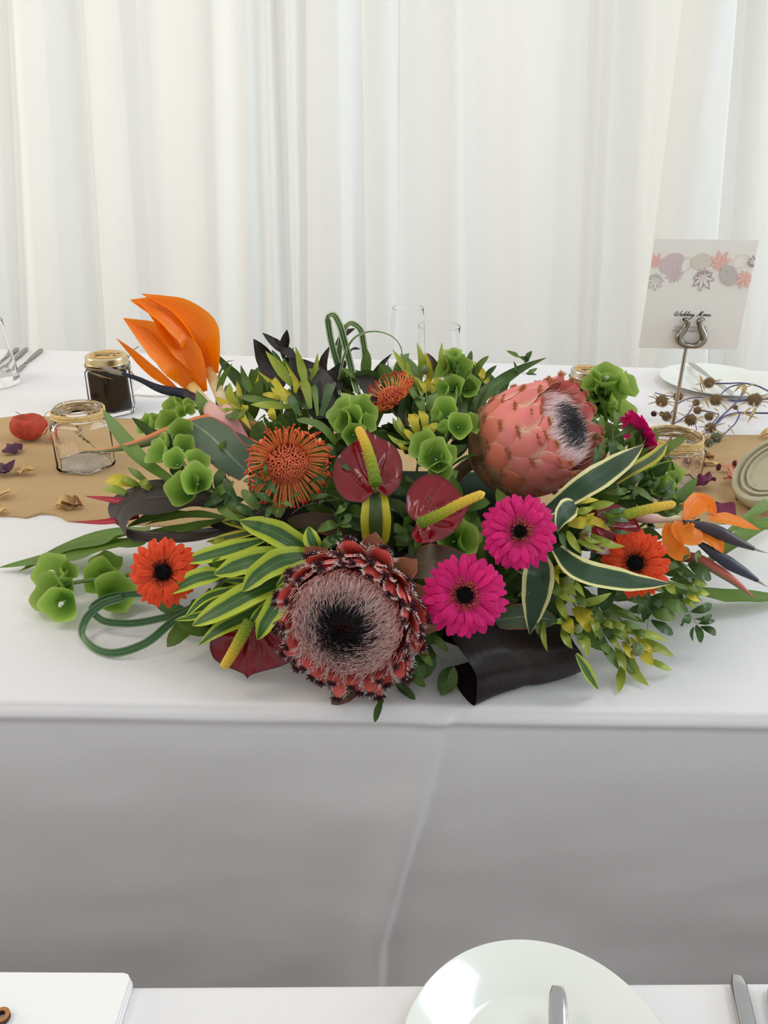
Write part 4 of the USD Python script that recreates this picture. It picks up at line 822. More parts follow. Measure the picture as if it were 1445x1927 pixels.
def cone(parent, crop, x, y, r, off=.01, axis=(0, .3, .8)):
    c = Q(crop, x, y, off); R = r / CROP[crop][2] * mpp(c); fr = frame(facing(*axis)); ms = []; m = trimesh.creation.icosphere(1, 1.0)
    for k in range(70):
        z = 1.3 - 2.3 * (k + .5) / 70; rr = math.sqrt(max(0.02, 1 - (z / 1.35) ** 2)); a = k * 2.399963; p = np.array([rr * math.cos(a), rr * math.sin(a), z]) * R
        ms.append((m.vertices * R * .19 + p @ fr + c, m.faces))
    m2 = trimesh.creation.icosphere(2, 1.0); ms.append(((m2.vertices * [R * .95, R * .95, R * 1.25]) @ fr + c, m2.faces))
    part(parent, 'flower_cone', join(ms), 'cone_green')
simple('cone_green', (140, 156, 108), .7, noise=.3, scale=700)
def spray(name, label, cat, crop, base, leaves, mats, off=0.0, cones=(), stems=(), smat='stem_green', stw=7, fold=.3, group=None, prof='slim'):
    """leaves: (tip x, tip y, width[, base x, base y][, material])."""
    t = thing(name, label, cat, group, at=Q(crop, base[0], base[1], off))
    for st in stems: stem(t, crop, st, stw * CROP[crop][2] / 2.0, smat, off - .004)
    g = np.random.default_rng(int(base[0] + base[1]))
    for i, lf in enumerate(leaves):
        b_ = base; mat = mats[i % len(mats)]; rest = lf[3:]
        if rest and not isinstance(rest[0], str): b_ = rest[:2]; rest = rest[2:]
        if rest: mat = rest[0]
        d = np.array([lf[0] - b_[0], lf[1] - b_[1]]); pn = np.array([-d[1], d[0]]) * g.uniform(-.15, .15); m = np.array(b_) + d * .5 + pn
        lw = lf[2] * (1.3 if crop in ('a2', 'a4') else 1.1 if prof == 'slim' else .9)
        L(t, 'leaf', crop, [(b_[0], b_[1], -.006), (m[0], m[1], .006 + g.uniform(0, .006)), (lf[0], lf[1], g.uniform(-.004, .010))], lw, mat, prof, (g.uniform(-.35, .35), g.uniform(.1, .6), .9), fold, .06, off, 11, nu=4)
    for c in cones: cone(t, crop, *c[:3], off + .008)
    return t

# ================================================================== flower arrangement: what stands where
# the tray and foam that hold the stems
fo = EC + [0, 0, 0]
tf = thing('flower_tray', 'low dark tray of wet green foam hidden under the middle of the flowers', 'flower tray', at=[fo[0], fo[1], TZ])
simple('tray_plastic', (30, 36, 30), .5); simple('wet_foam', (34, 58, 36), .9, noise=.2, scale=200)
v, f = rbox(.40, .13, .03, .008); part(tf, 'tray', (v + [fo[0], fo[1], TZ + .0162], f), 'tray_plastic', 30)
v, f = rbox(.30, .09, .07, .02); part(tf, 'foam_block', (v + [fo[0], fo[1], TZ + .060], f), 'wet_foam', 30)

# short filler sprigs tucked all over the mound
LAND = {'orange pincushion': (545, 870), 'left bell stem': (335, 830), 'dark left leaf loop': (270, 950), 'left orange gerbera': (311, 1075), 'variegated rosette': (500, 1060), 'front protea': (660, 1160), 'upright anthurium': (700, 890), 'yellow-spadix anthurium': (810, 950), 'middle bell cluster': (660, 760),
        'tall middle bells': (850, 760), 'pink rear protea': (1000, 830), 'upper pink gerbera': (975, 1000), 'lower pink gerbera': (872, 1120), 'right orange gerbera': (1195, 1060), 'cream-edged leaf': (1110, 910), 'right anthurium': (1180, 990), 'black leaf tunnel': (970, 1250), 'back grass loops': (650, 680), 'right bell flowers': (1155, 730), 'right bird of paradise': (1320, 980), 'left bird of paradise': (400, 740), 'yellow leucadendron': (790, 720), 'lime leucadendron': (1180, 1200), 'back lime leucadendron': (540, 740)}
g = np.random.default_rng(21); spots, labs = [(745, 800), (795, 815), (885, 745), (890, 800), (690, 725), (560, 800), (600, 760), (470, 795), (450, 760), (1120, 770), (1130, 830)], set()
while len(spots) < 80:
    px, py = g.uniform(240, 1310), g.uniform(715, 1190)
    if len(spots) < 30: px, py = g.uniform(400, 1200), g.uniform(715, 830)
    if ((px - 745) / 570) ** 2 + ((py - 965) / 265) ** 2 > 1 or (px < 440 and 870 < py < 1130) or math.hypot(px - 665, py - 1130) < 120 or math.hypot(px - 990, py - 840) < 125 or any(math.hypot(px - q[0], py - q[1]) < 42 for q in spots): continue
    spots.append((px, py))
for k, (px, py) in enumerate(spots):
    near = sorted(LAND, key=lambda n_: math.hypot(px - LAND[n_][0], py - LAND[n_][1]))
    lab = next(q for q in ('short leafy sprig tucked between the %s and the %s' % (near[i], near[j]) for i, j in ((0, 1), (0, 2), (1, 2), (0, 3), (1, 3), (2, 3), (0, 4), (0, 5), (1, 4))) if q not in labs); labs.add(lab)
    spot = P(px, py, -.055 if py < 830 else -.030); t = thing('filler_sprig', lab, 'foliage', 'filler sprigs between the flowers', at=spot)
    out = nz((spot - (EC - [0, 0, .05])) / ES + g.normal(0, .35, 3)); b_ = spot - out * .05
    part(t, 'stem', tube([b_, b_ + out * .03, b_ + out * .055], .0013, 5, 6), 'stem_green')
    for j in range(8):
        d = nz(out * .7 + g.normal(0, .7, 3)); o = b_ + out * (.012 + .005 * j); ln = g.uniform(.030, .055)
        v, f, uv = ribbon([o, o + d * ln * .5 + out * .004, o + d * ln], g.uniform(.012, .021), 'lance' if k % 3 == 0 else 'oval', nz(out + g.normal(0, .4, 3)), None, .15, .05, 2, 9, 4)
        if v[:, 2].min() > TZ + .003: part(t, 'leaf', (v, f), ('leaf_deep', 'leaf_green', 'leaf_green', 'leaf_long')[(k + j) % 4] if (k % 3) else 'leaf_deep', True, uv)

# ---- long leaves at both ends
G_ = 'long leaves at the ends'
L(None, 'long_leaf', 'E', [(860, 470, -.02), QT('E', 560, 500, .022), QT('E', 250, 560, .012), QT('E', -10, 605, .006)], 165, 'leaf_long', 'lance', (0, .8, .5), .15, .08, label='longest green strap leaf reaching to the left edge of the cloth', cat='leaf', nv=26)
L(None, 'long_leaf', 'E', [(860, 400, -.02), QT('E', 690, 425, .03), QT('E', 430, 480, .018), QT('E', 110, 632, .005)], 140, 'leaf_long', 'lance', (0, .8, .5), .25, .1, label='green strap leaf lying behind the longest leaf at the left', cat='leaf', nv=26)
L(None, 'long_leaf', 'H', [(860, 820, -.02), QT('H', 1080, 880, .02), QT('H', 1330, 885, .014), QT('H', 1620, 880, .006)], 165, 'leaf_long', 'lance', (0, .9, .4), .2, .05, label='broad green strap leaf on the cloth below the right bird of paradise', cat='leaf', nv=26)
L(None, 'long_leaf', 'H', [(1040, 640, -.03), (1220, 500, -.02), QT('H', 1400, 390, .03), QT('H', 1560, 330, .015)], 110, 'leaf_long', 'lance', (0, .6, .8), .25, .05, label='green strap leaf rising behind the dark tongues at the right edge', cat='leaf', nv=22)
L(None, 'long_leaf', 'H', [(1120, 480, -.03), (1280, 360, -.02), QT('H', 1450, 268, .025)], 70, 'leaf_long', 'lance', (0, .6, .8), .3, .05, label='narrow green strap leaf above the right bird of paradise', cat='leaf')
L(None, 'long_leaf', 'a0', [(2200, 950, -.02), (1800, 700, 0), (1440, 330, 0), (1214, 0, .0)], 150, 'leaf_long', 'lance', (.3, .4, .85), .3, .05, label='green leaf rising at the left behind the empty hexagonal jar', cat='leaf', nv=22)
for i, (pp_, w, lb) in enumerate([([(1330, 470, -.02), (950, 420, -.012), (580, 480, -.008), (440, 520, -.008)], 90, 'green leaf inside the loop of the left dark leaf, upper one'), ([(1250, 470, -.02), (850, 560, -.014), (420, 600, -.012)], 110, 'green leaf inside the loop of the left dark leaf, lower one'), ([(860, 400, -.02), (500, 450, -.012), (260, 545, -.008)], 120, 'green leaf crossing the open mouth of the left dark leaf loop')]):
    L(None, 'long_leaf', 'a9', pp_, w, 'leaf_long' if i else 'leaf_green', 'lance', (0, .7, .6), .2, .05, label=lb, cat='leaf')

for pp_, w, lb in [([(1080, 1085, -.03), T(1190, 1128, .03), T(1295, 1152, .006)], 46, 'long green leaf on the cloth left of the hanging dark sprigs'), ([(1090, 1070, -.03), T(1230, 1105, .03), T(1345, 1112, .010)], 44, 'long green leaf on the cloth behind the hanging dark sprigs'), ([(1050, 1090, -.03), T(1130, 1140, .03), T(1215, 1172, .012)], 40, 'long green leaf behind the sprawling leucadendron')]:
    L(None, 'long_leaf', 'p', pp_, w, 'leaf_long', 'lance', (0, .8, .5), .2, .05, label=lb, cat='leaf', nv=20)

# ---- dark cordyline leaves
def belt(label, ctr, w, mat, side, prof, nv=40, fold=.0):
    v, f, uv = ribbon(ctr, w, prof, None, side, fold, .0, 3, nv, 8); solo('cordyline_leaf', (v, f), mat, label, 'leaf', uv=uv)
PROF['belt'] = [(0, .45), (.15, .85), (.35, 1), (.6, 1), (.85, .8), (1, .3)]
def ruled(label, A, B, mat, nr=64, nc=14, name='cordyline_leaf'):
    """A folded leaf given by its two long edges."""
    a_, b_ = spline(np.array(A), nr), spline(np.array(B), nr); s = np.linspace(0, 1, nc); V = a_[:, None] * (1 - s)[None, :, None] + b_[:, None] * s[None, :, None]
    t = np.gradient(V, axis=0); d = np.broadcast_to((b_ - a_)[:, None], V.shape); n_ = np.cross(t, d); n_ /= np.linalg.norm(n_, axis=2, keepdims=True) + 1e-9
    V = V + n_ * (.0022 * np.sin(np.linspace(0, 1, nr) * 7)[:, None] * np.sin(s * 6)[None] - .0018 * np.exp(-((s - .5) / .06) ** 2)[None])[..., None]
    uv = np.stack(np.broadcast_arrays(s[None], np.linspace(0, 1, nr)[:, None]), -1).reshape(-1, 2)
    solo(name, (V.reshape(-1, 3), grid_faces(nr, nc)), mat, label, 'leaf', uv=uv)
z_ = lambda x, y, o: Q('a9', x, y, o)
ruled('dark brown leaf folded into a loop above the left orange gerbera',
      [z_(*p) for p in [(1250, 250, -.045), (900, 110, -.03), (640, 65, -.025), (480, 75, -.022), (300, 150, -.018), (130, 240, -.014), (72, 340, -.008), (95, 450, -.006), (190, 540, -.006), (450, 592, -.012), (900, 565, -.02), (1300, 545, -.035)]],
      [z_(*p) for p in [(1150, 360, -.02), (900, 335, 0), (700, 390, .006), (500, 415, .010), (330, 430, .014), (272, 490, .020), (256, 560, .026), (262, 635, .027), (300, 672, .024), (500, 692, .016), (900, 690, .004), (1380, 590, -.02)]], 'leaf_dark_soft')
ruled('nearly black leaf folded into a tunnel at the front edge of the table',
      [T(*p) for p in [(828, 1130, .060), (853, 1204, .052), (878, 1240, .047), (893, 1264, .040), (897, 1298, .019), (892, 1328, .0015), (874, 1312, .0015), (858, 1287, .003), (848, 1255, .008)]],
      [T(*p) for p in [(1010, 1125, .060), (1062, 1188, .050), (1088, 1220, .042), (1098, 1238, .030), (1098, 1256, .014), (1086, 1264, .0015), (1062, 1250, .0015), (1040, 1230, .003), (1020, 1200, .008)]], 'leaf_dark', 56, 20)
L(None, 'cordyline_leaf', 'a2', [(800, 650, -.02), (620, 400, -.01), (462, 108, .0)], 190, 'leaf_dark_soft', 'lance', (.2, .3, .9), .2, .04, label='brown-grey pointed leaf at the left of the dark leaves at the back', cat='leaf')
L(None, 'cordyline_leaf', 'a2', [(1000, 480, -.035), (840, 270, -.02), (700, 170, -.01), (562, 38, -.005)], 160, 'leaf_dark', 'lance', (.1, .5, .8), .25, .04, label='black leaf pointing up left behind the brown-grey leaf', cat='leaf')
L(None, 'cordyline_leaf', 'a2', [(800, 330, -.03), (800, 180, -.02), (842, 0, -.015)], 110, 'leaf_dark_soft', 'lance', (.5, .2, .8), .3, label='small upright dark leaf tip between the back leaves and curtain', cat='leaf')
L(None, 'cordyline_leaf', 'a2', [(1280, 1000, -.03), (1180, 680, -.015), (1000, 430, -.01), (820, 320, -.015)], 330, 'leaf_dark', 'broad', (-.1, .5, .85), .12, .03, label='broadest black leaf behind the lime leucadendron spray', cat='leaf')
L(None, 'cordyline_leaf', 'a3', [(-60, 1000, -.03), (40, 760, -.015), (70, 560, -.01), (125, 425, -.012)], 170, 'leaf_dark_soft', 'lance', (-.3, .4, .85), .2, label='dark leaf just left of the tall grass loop', cat='leaf')
L(None, 'cordyline_leaf', 'a3', [(60, 1100, -.03), (130, 880, -.012), (220, 720, -.008), (318, 585, -.01)], 220, 'leaf_dark', 'broad', (.1, .4, .9), .15, label='black leaf standing behind the tall grass loop', cat='leaf')
L(None, 'cordyline_leaf', 'a3', [(640, 1060, -.03), (560, 880, -.015), (410, 700, -.012)], 170, 'leaf_dark', 'broad', (.1, .4, .9), .15, label='black leaf right of the tall grass loop', cat='leaf')
L(None, 'cordyline_leaf', 'a3', [(590, 1040, -.04), (640, 780, -.02), (720, 640, -.015), (828, 514, -.01)], 120, 'leaf_dark_soft', 'lance', (-.3, .3, .9), .25, label='slim dark leaf curving up right in front of the narrow glass', cat='leaf')
L(None, 'cordyline_leaf', 'a3', [(190, 420, -.03), (290, 300, -.025), (412, 228, -.02)], 70, 'leaf_dark_soft', 'lance', (0, .3, .9), .2, label='little dark leaf tip between the two grass loops', cat='leaf')
L(None, 'cordyline_leaf', 'a3', [(330, 560, -.03), (390, 465, -.025), (472, 464, -.02)], 50, 'leaf_dark', 'lance', (0, .6, .7), .2, label='small curled dark leaf tip below the upper grass arch', cat='leaf')
L(None, 'cordyline_leaf', 'p', [(640, 1000, -.04), (520, 985, -.03), (395, 990, -.02)], 60, 'leaf_dark', 'lance', (0, .6, .7), .1, label='dark leaf in shade behind the variegated rosette', cat='leaf')
L(None, 'cordyline_leaf', 'p', [(800, 1180, -.03), (900, 1190, -.02), (1010, 1230, -.0)], 70, 'leaf_dark', 'lance', (0, .6, .7), .1, label='dark leaf under the lower pink gerbera', cat='leaf')

# ---- lily grass loops
def grass(label, crop, pts, w, mat='grass_blade', n=(0, .2, .9), roll=0.0, prof='blade', nv=46):
    L(None, 'lily_grass', crop, pts, w * 1.1, mat, prof, n, .10, 0, label=label, cat='grass blade', nv=nv, roll=roll, nu=6)
PROF['thin'] = [(0, 1), (.6, .85), (1, .25)]
grass('striped grass blade folded into the tallest loop at the back', 'a3', [(440, 960, 0), (370, 700, .002), (290, 380, .003), (225, 170, .003), (165, 74, -.002), (112, 90, -.008), (118, 260, -.01), (165, 480, -.01), (215, 650, -.012)], 62)
grass('striped grass blade arching right beside the tallest loop', 'a3', [(515, 800, -.01), (525, 620, -.01), (505, 400, -.01), (455, 225, -.01), (370, 172, -.014), (295, 225, -.02), (240, 420, -.02), (220, 640, -.02)], 58)
grass('thin pale grass blade arching in front of the narrow glass', 'a3', [(238, 980, .004), (240, 760, .004), (300, 500, .004), (410, 330, .002), (560, 268, 0), (720, 275, -.003), (860, 345, -.006), (930, 450, -.01), (952, 600, -.012)], 26, prof='thin')
gz = lambda x, y, h: QT('E', x, y, h)
grass('green grass blade looped on the cloth, upper loop at lower left', 'E', [gz(1240, 800, .045), gz(1130, 860, .034), gz(950, 915, .022), gz(740, 940, .015), gz(600, 910, .016), gz(556, 855, .022), gz(620, 800, .028), gz(760, 768, .032), gz(920, 758, .034)], 36, 'grass_blade_green', (0, -.2, 1), nv=60)
grass('green grass blade looped on the cloth, lower loop at lower left', 'E', [gz(1180, 850, .036), gz(1050, 925, .026), gz(880, 1060, .014), gz(680, 1120, .007), gz(545, 1070, .006), gz(497, 985, .010), gz(530, 900, .018), (gz(610, 830, .026)), gz(740, 785, .032)], 40, 'grass_blade_green', (0, -.2, 1), nv=60)

# ---- variegated leaves
t = thing('variegated_dracaena', 'lime-edged variegated rosette between the orange gerbera and front protea', 'dracaena foliage', at=Q('a6', 1180, 370))
for i, (pts, w) in enumerate([
    ([(1160, 380, -.01), (850, 195, .006), (545, 88, .0)], 185), ([(1160, 390, .0), (880, 440, .016), (690, 560, .018), (568, 690, .012)], 195), ([(960, 380, .0), (640, 440, .010), (326, 545, .004)], 190), ([(760, 250, -.008), (350, 370, .0), (18, 450, .0)], 135),
    ([(460, 530, -.006), (170, 585, .004), (-62, 712, .004)], 140), ([(1000, 560, -.004), (660, 700, .010), (360, 860, .010), (142, 980, .004)], 190), ([(940, 690, -.008), (640, 880, .002), (380, 1010, .004), (190, 1152, .002)], 135),
    ([(1020, 600, .004), (880, 790, .014), (770, 950, .016), (694, 1102, .012)], 165), ([(1190, 420, .006), (990, 530, .020), (852, 652, .018)], 90), ([(1230, 380, 0), (1160, 260, .008), (1130, 138, .006)], 115),
    ([(560, 650, -.008), (250, 750, .0), (70, 925, .0)], 70), ([(400, 830, -.01), (180, 900, 0), (-10, 935, 0)], 60), ([(840, 720, .002), (690, 890, .010), (580, 1072, .010)], 55), ([(680, 170, -.02), (520, 110, -.012), (392, 94, -.01)], 75), ([(740, 170, -.016), (480, 225, -.01), (258, 272, -.008)], 70),
    ([(800, 600, -.012), (600, 600, -.006), (390, 598, -.004)], 60), ([(700, 660, -.015), (500, 700, -.01), (300, 800, -.008)], 110)]):
    L(t, 'leaf', 'a6', pts, w, 'leaf_yellow_edge' if i in (13, 14) else 'leaf_lime_edge', 'broad' if w > 150 else 'lance', (-.15 + .1 * (i % 3), .45, .85), .2, .05, .012, 20)
L(None, 'dracaena_leaf', 'F', [(945, 440, -.01), (945, 260, .016), (940, 82, .014)], 135, 'leaf_yellow_edge', 'broad', (0, .1, 1), .25, .02, label='upright yellow-edged leaf between the two front anthuriums', cat='leaf', nv=20)
for pts, w, lb, mat, nn in [
    ([(0, 760, .0), (300, 560, .022), (700, 300, .030), (1052, 36, .022)], 240, 'largest cream-edged leaf slanting up right below the pink protea', 'leaf_cream_edge', (-.2, .3, .9)), ([(640, 520, -.01), (900, 330, .01), (1120, 200, .02), (1306, 18, .012)], 115, 'yellow-edged leaf tip just right of the largest cream-edged leaf', 'leaf_yellow_edge', (.2, .4, .85)),
    ([(300, 690, .03), (200, 760, .036), (135, 870, .036), (110, 985, .032)], 200, 'short folded cream-edged leaf right of the upper pink gerbera', 'leaf_cream_edge', (.3, .3, .85))]:
    L(None, 'dracaena_leaf', 'a7', pts, w, mat, 'droop' if w > 150 else 'lance', nn, .16, .07, label=lb, cat='leaf', nv=24)
L(None, 'dracaena_leaf', 'G', [(770, 440, .02), (900, 560, .046), (1130, 615, .050), (1395, 632, .040)], 130, 'leaf_cream_edge', 'droop', (0, .55, .8), .2, .05, label='cream-edged leaf lying across the right orange gerbera', cat='leaf', nv=24)
L(None, 'dracaena_leaf', 'G', [(680, 470, .01), (670, 620, .026), (650, 760, .022), (626, 908, .018)], 140, 'leaf_cream_edge', 'droop', (-.1, .1, .95), .2, .08, label='cream-edged leaf hanging down under the upper pink gerbera', cat='leaf', nv=20)
L(None, 'dracaena_leaf', 'a8', [QT('a8', 430, 880, .05), QT('a8', 540, 1070, .03), QT('a8', 650, 1226, .008)], 120, 'leaf_lime_edge', 'lance', (.2, .5, .8), .3, .04, label='lime-edged leaf tip on the cloth right of the black leaf tunnel', cat='leaf')
L(None, 'dracaena_leaf', 'a2', [(60, 590, -.02), (100, 460, -.01), (150, 375, -.008), (258, 346, -.008)], 40, 'grass_blade', 'taper', (0, .3, .9), .3, label='thin pale twisted leaf beside the left bird of paradise', cat='leaf')
L(None, 'dracaena_leaf', 'a2', [(420, 760, -.02), (260, 540, -.012), (140, 410, -.01), (44, 270, -.008)], 120, 'leaf_deep', 'lance', (-.2, .4, .85), .2, label='dark blue-green pointed leaf right of the left bird of paradise', cat='leaf')

# ---- grey-green and brown protea leaves
L(None, 'protea_leaf', 'a1', [(1620, 1120, -.012), (1400, 900, .004), (1180, 680, .012), (912, 480, .012)], 400, 'leaf_grey_red', 'broad', (-.1, .3, .95), .1, .03, label='big grey-green leaf with red rim left of the pincushion', cat='leaf', nv=20)
L(None, 'protea_leaf', 'a1', [(1700, 800, -.02), (1400, 700, -.01), (1000, 560, -.01)], 200, 'leaf_grey_red', 'broad', (-.1, .5, .8), .1, label='second grey-green leaf behind the big red-rimmed leaf', cat='leaf')
L(None, 'protea_leaf', 'G', [(-60, 530, -.01), (120, 510, .016), (310, 512, .018)], 165, 'leaf_brown', 'broad', (0, .35, .9), .1, .03, label='brown-olive leaf between the front protea and lower pink gerbera', cat='leaf')
L(None, 'protea_leaf', 'G', [(440, 830, -.01), (600, 810, .004), (782, 834, .004)], 120, 'leaf_grey_red', 'broad', (0, .4, .9), .1, .03, label='grey-green leaf behind the lower pink gerbera above the black tunnel', cat='leaf')
L(None, 'protea_leaf', 'F', [(870, 1080, 0), QT('F', 810, 1170, .02), QT('F', 706, 1288, .004)], 135, 'leaf_brown', 'broad', (0, .5, .8), .15, .05, label='brown leaf under the front edge of the white-fringed protea', cat='leaf')
L(None, 'protea_leaf', 'p', [(690, 1010, -.03), (600, 985, -.02), (540, 978, -.02)], 40, 'leaf_brown', 'broad', (0, .5, .8), .15, label='red-rimmed dark leaf behind the variegated rosette', cat='leaf')
L(None, 'protea_leaf', 'a4', [(640, 480, -.02), (540, 330, -.012), (452, 172, -.01)], 110, 'leaf_brown', 'lance', (.3, .2, .9), .2, label='small brown leaf behind the tall middle bell flowers', cat='leaf')
L(None, 'red_leaf', 'E', [(800, 215, -.01), (660, 195, -.002), (514, 172, .0)], 48, 'leaf_red', 'taper', (0, .5, .8), .35, label='upper red spike leaf poking out left of the dark loop', cat='leaf')
L(None, 'red_leaf', 'E', [(840, 290, -.01), (680, 325, -.002), (440, 330, .0)], 52, 'leaf_red', 'taper', (0, .5, .8), .35, label='lower red spike leaf poking out left of the dark loop', cat='leaf')

# ---- leucadendron sprays
LM = ('leaf_lime', 'leaf_yellow', 'leaf_lime', 'leaf_green')
lc = lambda label, *a, **k: spray('leucadendron', label, 'leucadendron', *a, **k)
lc('lime and yellow leucadendron in front of the broad black leaf at the back', 'a2', (890, 860), [(505, 470, 95, 'leaf_yellow'), (706, 538, 110, 'leaf_yellow'), (600, 244, 95, 900, 640, 'leaf_lime'), (815, 365, 60, 940, 720, 'leaf_yellow'), (872, 310, 95, 1080, 900, 'leaf_deep'), (936, 190, 80, 1060, 640, 'leaf_lime'), (1190, 268, 62, 1080, 620, 'leaf_lime'), (282, 740, 85, 760, 830, 'leaf_green'), (430, 850, 80, 900, 880, 'leaf_lime'), (905, 738, 90, 1000, 980, 'leaf_deep'), (560, 500, 90, 780, 760, 'leaf_green'), (1120, 610, 60, 1190, 980, 'leaf_green'), (1355, 582, 100, 1230, 980, 'leaf_deep'), (640, 900, 80, 700, 1020, 'leaf_yellow'), (1000, 560, 90, 1110, 900, 'leaf_lime'), (540, 730, 60, 800, 800, 'leaf_yellow')], LM, .010, stems=[[(890, 860), (960, 1000, -.03), (1000, 1150, -.06)]])
lc('lime leucadendron with grey cone beside the left bird of paradise', 'a2', (320, 920), [(190, 602, 85), (275, 578, 55), (318, 402, 80, 440, 720, 'leaf_green'), (520, 500, 60, 470, 740, 'leaf_yellow'), (400, 860, 90, 'leaf_yellow'), (60, 760, 80), (20, 900, 70), (110, 980, 80, 'leaf_green'), (440, 1140, 70, 'leaf_yellow'), (500, 1050, 80, 360, 900, 'leaf_green'), (240, 1050, 90, 'leaf_green')], LM, .008, cones=[(180, 680, 42)], stems=[[(320, 920), (420, 1050, -.03)]])
lc('yellow leucadendron with grey cone left of the tall middle bell flowers', 'a4', (450, 740), [(-10, 128, 95, 240, 520, 'leaf_lime'), (60, 200, 70, 260, 600, 'leaf_lime'), (322, 34, 95, 380, 520, 'leaf_lime'), (430, 164, 90, 510, 560, 'leaf_yellow'), (660, 28, 75, 760, 430, 'leaf_lime'), (185, 288, 75, 330, 600, 'leaf_lime'), (475, 432, 110, 470, 690, 'leaf_yellow'), (245, 478, 95, 380, 760, 'leaf_lime'), (590, 470, 85, 520, 720, 'leaf_yellow'), (330, 540, 90, 430, 720, 'leaf_yellow'), (-20, 480, 60, 330, 660, 'leaf_lime'), (380, 760, 120, 420, 1000, 'leaf_green'), (560, 720, 110, 480, 960, 'leaf_green'), (240, 620, 90, 380, 900, 'leaf_green')], LM, .012, cones=[(425, 400, 58)], stems=[[(450, 740), (460, 950, -.03)]])
lc('yellow leucadendron tuft above the front anthuriums', 'a4', (330, 1340), [(362, 940, 110, 440, 1250, 'leaf_yellow'), (288, 990, 120, 340, 1300, 'leaf_yellow'), (205, 1000, 65, 260, 1220, 'leaf_yellow'), (68, 1040, 70, 210, 1330, 'leaf_lime'), (-10, 1050, 80, 180, 1350, 'leaf_lime'), (-80, 1280, 60, 230, 1400, 'leaf_lime'), (480, 1150, 90, 420, 1330, 'leaf_lime'), (130, 1200, 80, 280, 1400, 'leaf_yellow'), (40, 1400, 60, 200, 1500, 'leaf_yellow'), (600, 1120, 90, 480, 1320, 'leaf_yellow')], LM, .004, stems=[[(330, 1340), (300, 1500, -.03)]])
lc('lime leucadendron bud above the black leaf tunnel', 'a8', (430, 420), [(562, 672, 165, 420, 430, 'leaf_yellow'), (408, 690, 120, 330, 520, 'leaf_yellow'), (625, 728, 100, 540, 490, 'leaf_lime'), (625, 576, 62, 470, 430, 'leaf_yellow'), (780, 286, 75, 440, 390, 'leaf_lime'), (190, 598, 55, 330, 560, 'leaf_lime'), (700, 780, 80, 560, 520, 'leaf_green'), (545, 920, 110, 420, 660, 'leaf_lime'), (400, 830, 90, 300, 620, 'leaf_lime'), (270, 220, 60, 180, 80, 'leaf_yellow'), (300, 360, 80, 220, 140, 'leaf_green'), (450, 390, 80, 240, 200, 'leaf_lime'), (155, 862, 62, 120, 560, 'leaf_lime'), (80, 720, 50, 90, 540, 'leaf_green'), (520, 330, 80, 300, 180, 'leaf_lime'), (600, 420, 80, 420, 280, 'leaf_green'), (700, 600, 90, 520, 430, 'leaf_green'), (350, 560, 80, 250, 330, 'leaf_lime'), (660, 640, 70, 540, 460, 'leaf_lime'), (480, 800, 80, 420, 600, 'leaf_green'), (310, 700, 60, 280, 500, 'leaf_green'), (690, 470, 60, 520, 380, 'leaf_deep')], LM, .016, cones=[(450, 635, 40)], stems=[[(430, 420), (300, 250, -.03)]])
S8 = lambda x, y, w, bx, by, m: (x, y, w, bx, by, m)
lc('lime leucadendron sprawling on the cloth at lower right with open cone', 'a8', (860, 700), [S8(1320, 752, 80, 900, 660, 'leaf_lime'), S8(1388, 912, 80, 1080, 730, 'leaf_lime'), S8(1180, 992, 115, 1050, 760, 'leaf_yellow'), S8(1370, 1042, 66, 1130, 930, 'leaf_lime'), S8(1140, 1192, 100, 950, 880, 'leaf_lime'), S8(845, 1262, 85, 880, 1000, 'leaf_lime'), S8(955, 1086, 85, 820, 780, 'leaf_lime'), S8(850, 1030, 110, 660, 740, 'leaf_green'), S8(1250, 852, 65, 1010, 700, 'leaf_yellow'), S8(1000, 930, 85, 890, 760, 'leaf_yellow'), S8(1080, 640, 80, 800, 600, 'leaf_green'), S8(900, 570, 60, 640, 500, 'leaf_green'), S8(960, 790, 110, 640, 600, 'leaf_green'), S8(700, 590, 70, 520, 430, 'leaf_green'), S8(780, 780, 80, 640, 560, 'leaf_deep'), S8(930, 740, 110, 760, 650, 'leaf_lime'), S8(690, 780, 80, 600, 600, 'leaf_green'), S8(1040, 560, 60, 780, 480, 'leaf_green'), S8(980, 660, 70, 720, 540, 'leaf_lime'), S8(880, 860, 70, 720, 660, 'leaf_lime'), S8(800, 900, 80, 660, 660, 'leaf_green'), S8(1150, 700, 60, 960, 640, 'leaf_green'), S8(1100, 880, 60, 960, 720, 'leaf_yellow'), S8(760, 700, 90, 600, 520, 'leaf_green'), S8(860, 640, 70, 640, 520, 'leaf_lime'), S8(720, 850, 70, 600, 640, 'leaf_deep'), S8(1020, 1080, 60, 900, 860, 'leaf_green')], LM, .010, cones=[(1025, 835, 58)], stems=[[(860, 700), (640, 570, -.012), (430, 420, -.03)]])
lc('yellow-green leucadendron right of the upper pink gerbera', 'a7', (250, 800), [(728, 672, 95, 460, 720, 'leaf_lime'), (515, 710, 75, 260, 770, 'leaf_lime'), (560, 640, 60, 330, 700, 'leaf_yellow'), (498, 926, 125, 230, 900, 'leaf_yellow'), (690, 972, 95, 340, 850, 'leaf_yellow'), (845, 1150, 105, 470, 1020, 'leaf_lime'), (372, 1232, 85, 220, 980, 'leaf_lime'), (645, 1212, 60, 320, 1080, 'leaf_lime'), (520, 780, 60, 320, 830, 'leaf_yellow'), (530, 1060, 90, 430, 1160, 'leaf_green'), (220, 1200, 80, 170, 1000, 'leaf_deep'), (620, 1100, 60, 360, 1000, 'leaf_lime')], LM, .024, cones=[(430, 965, 40)], stems=[[(250, 800), (200, 760, -.03)]])
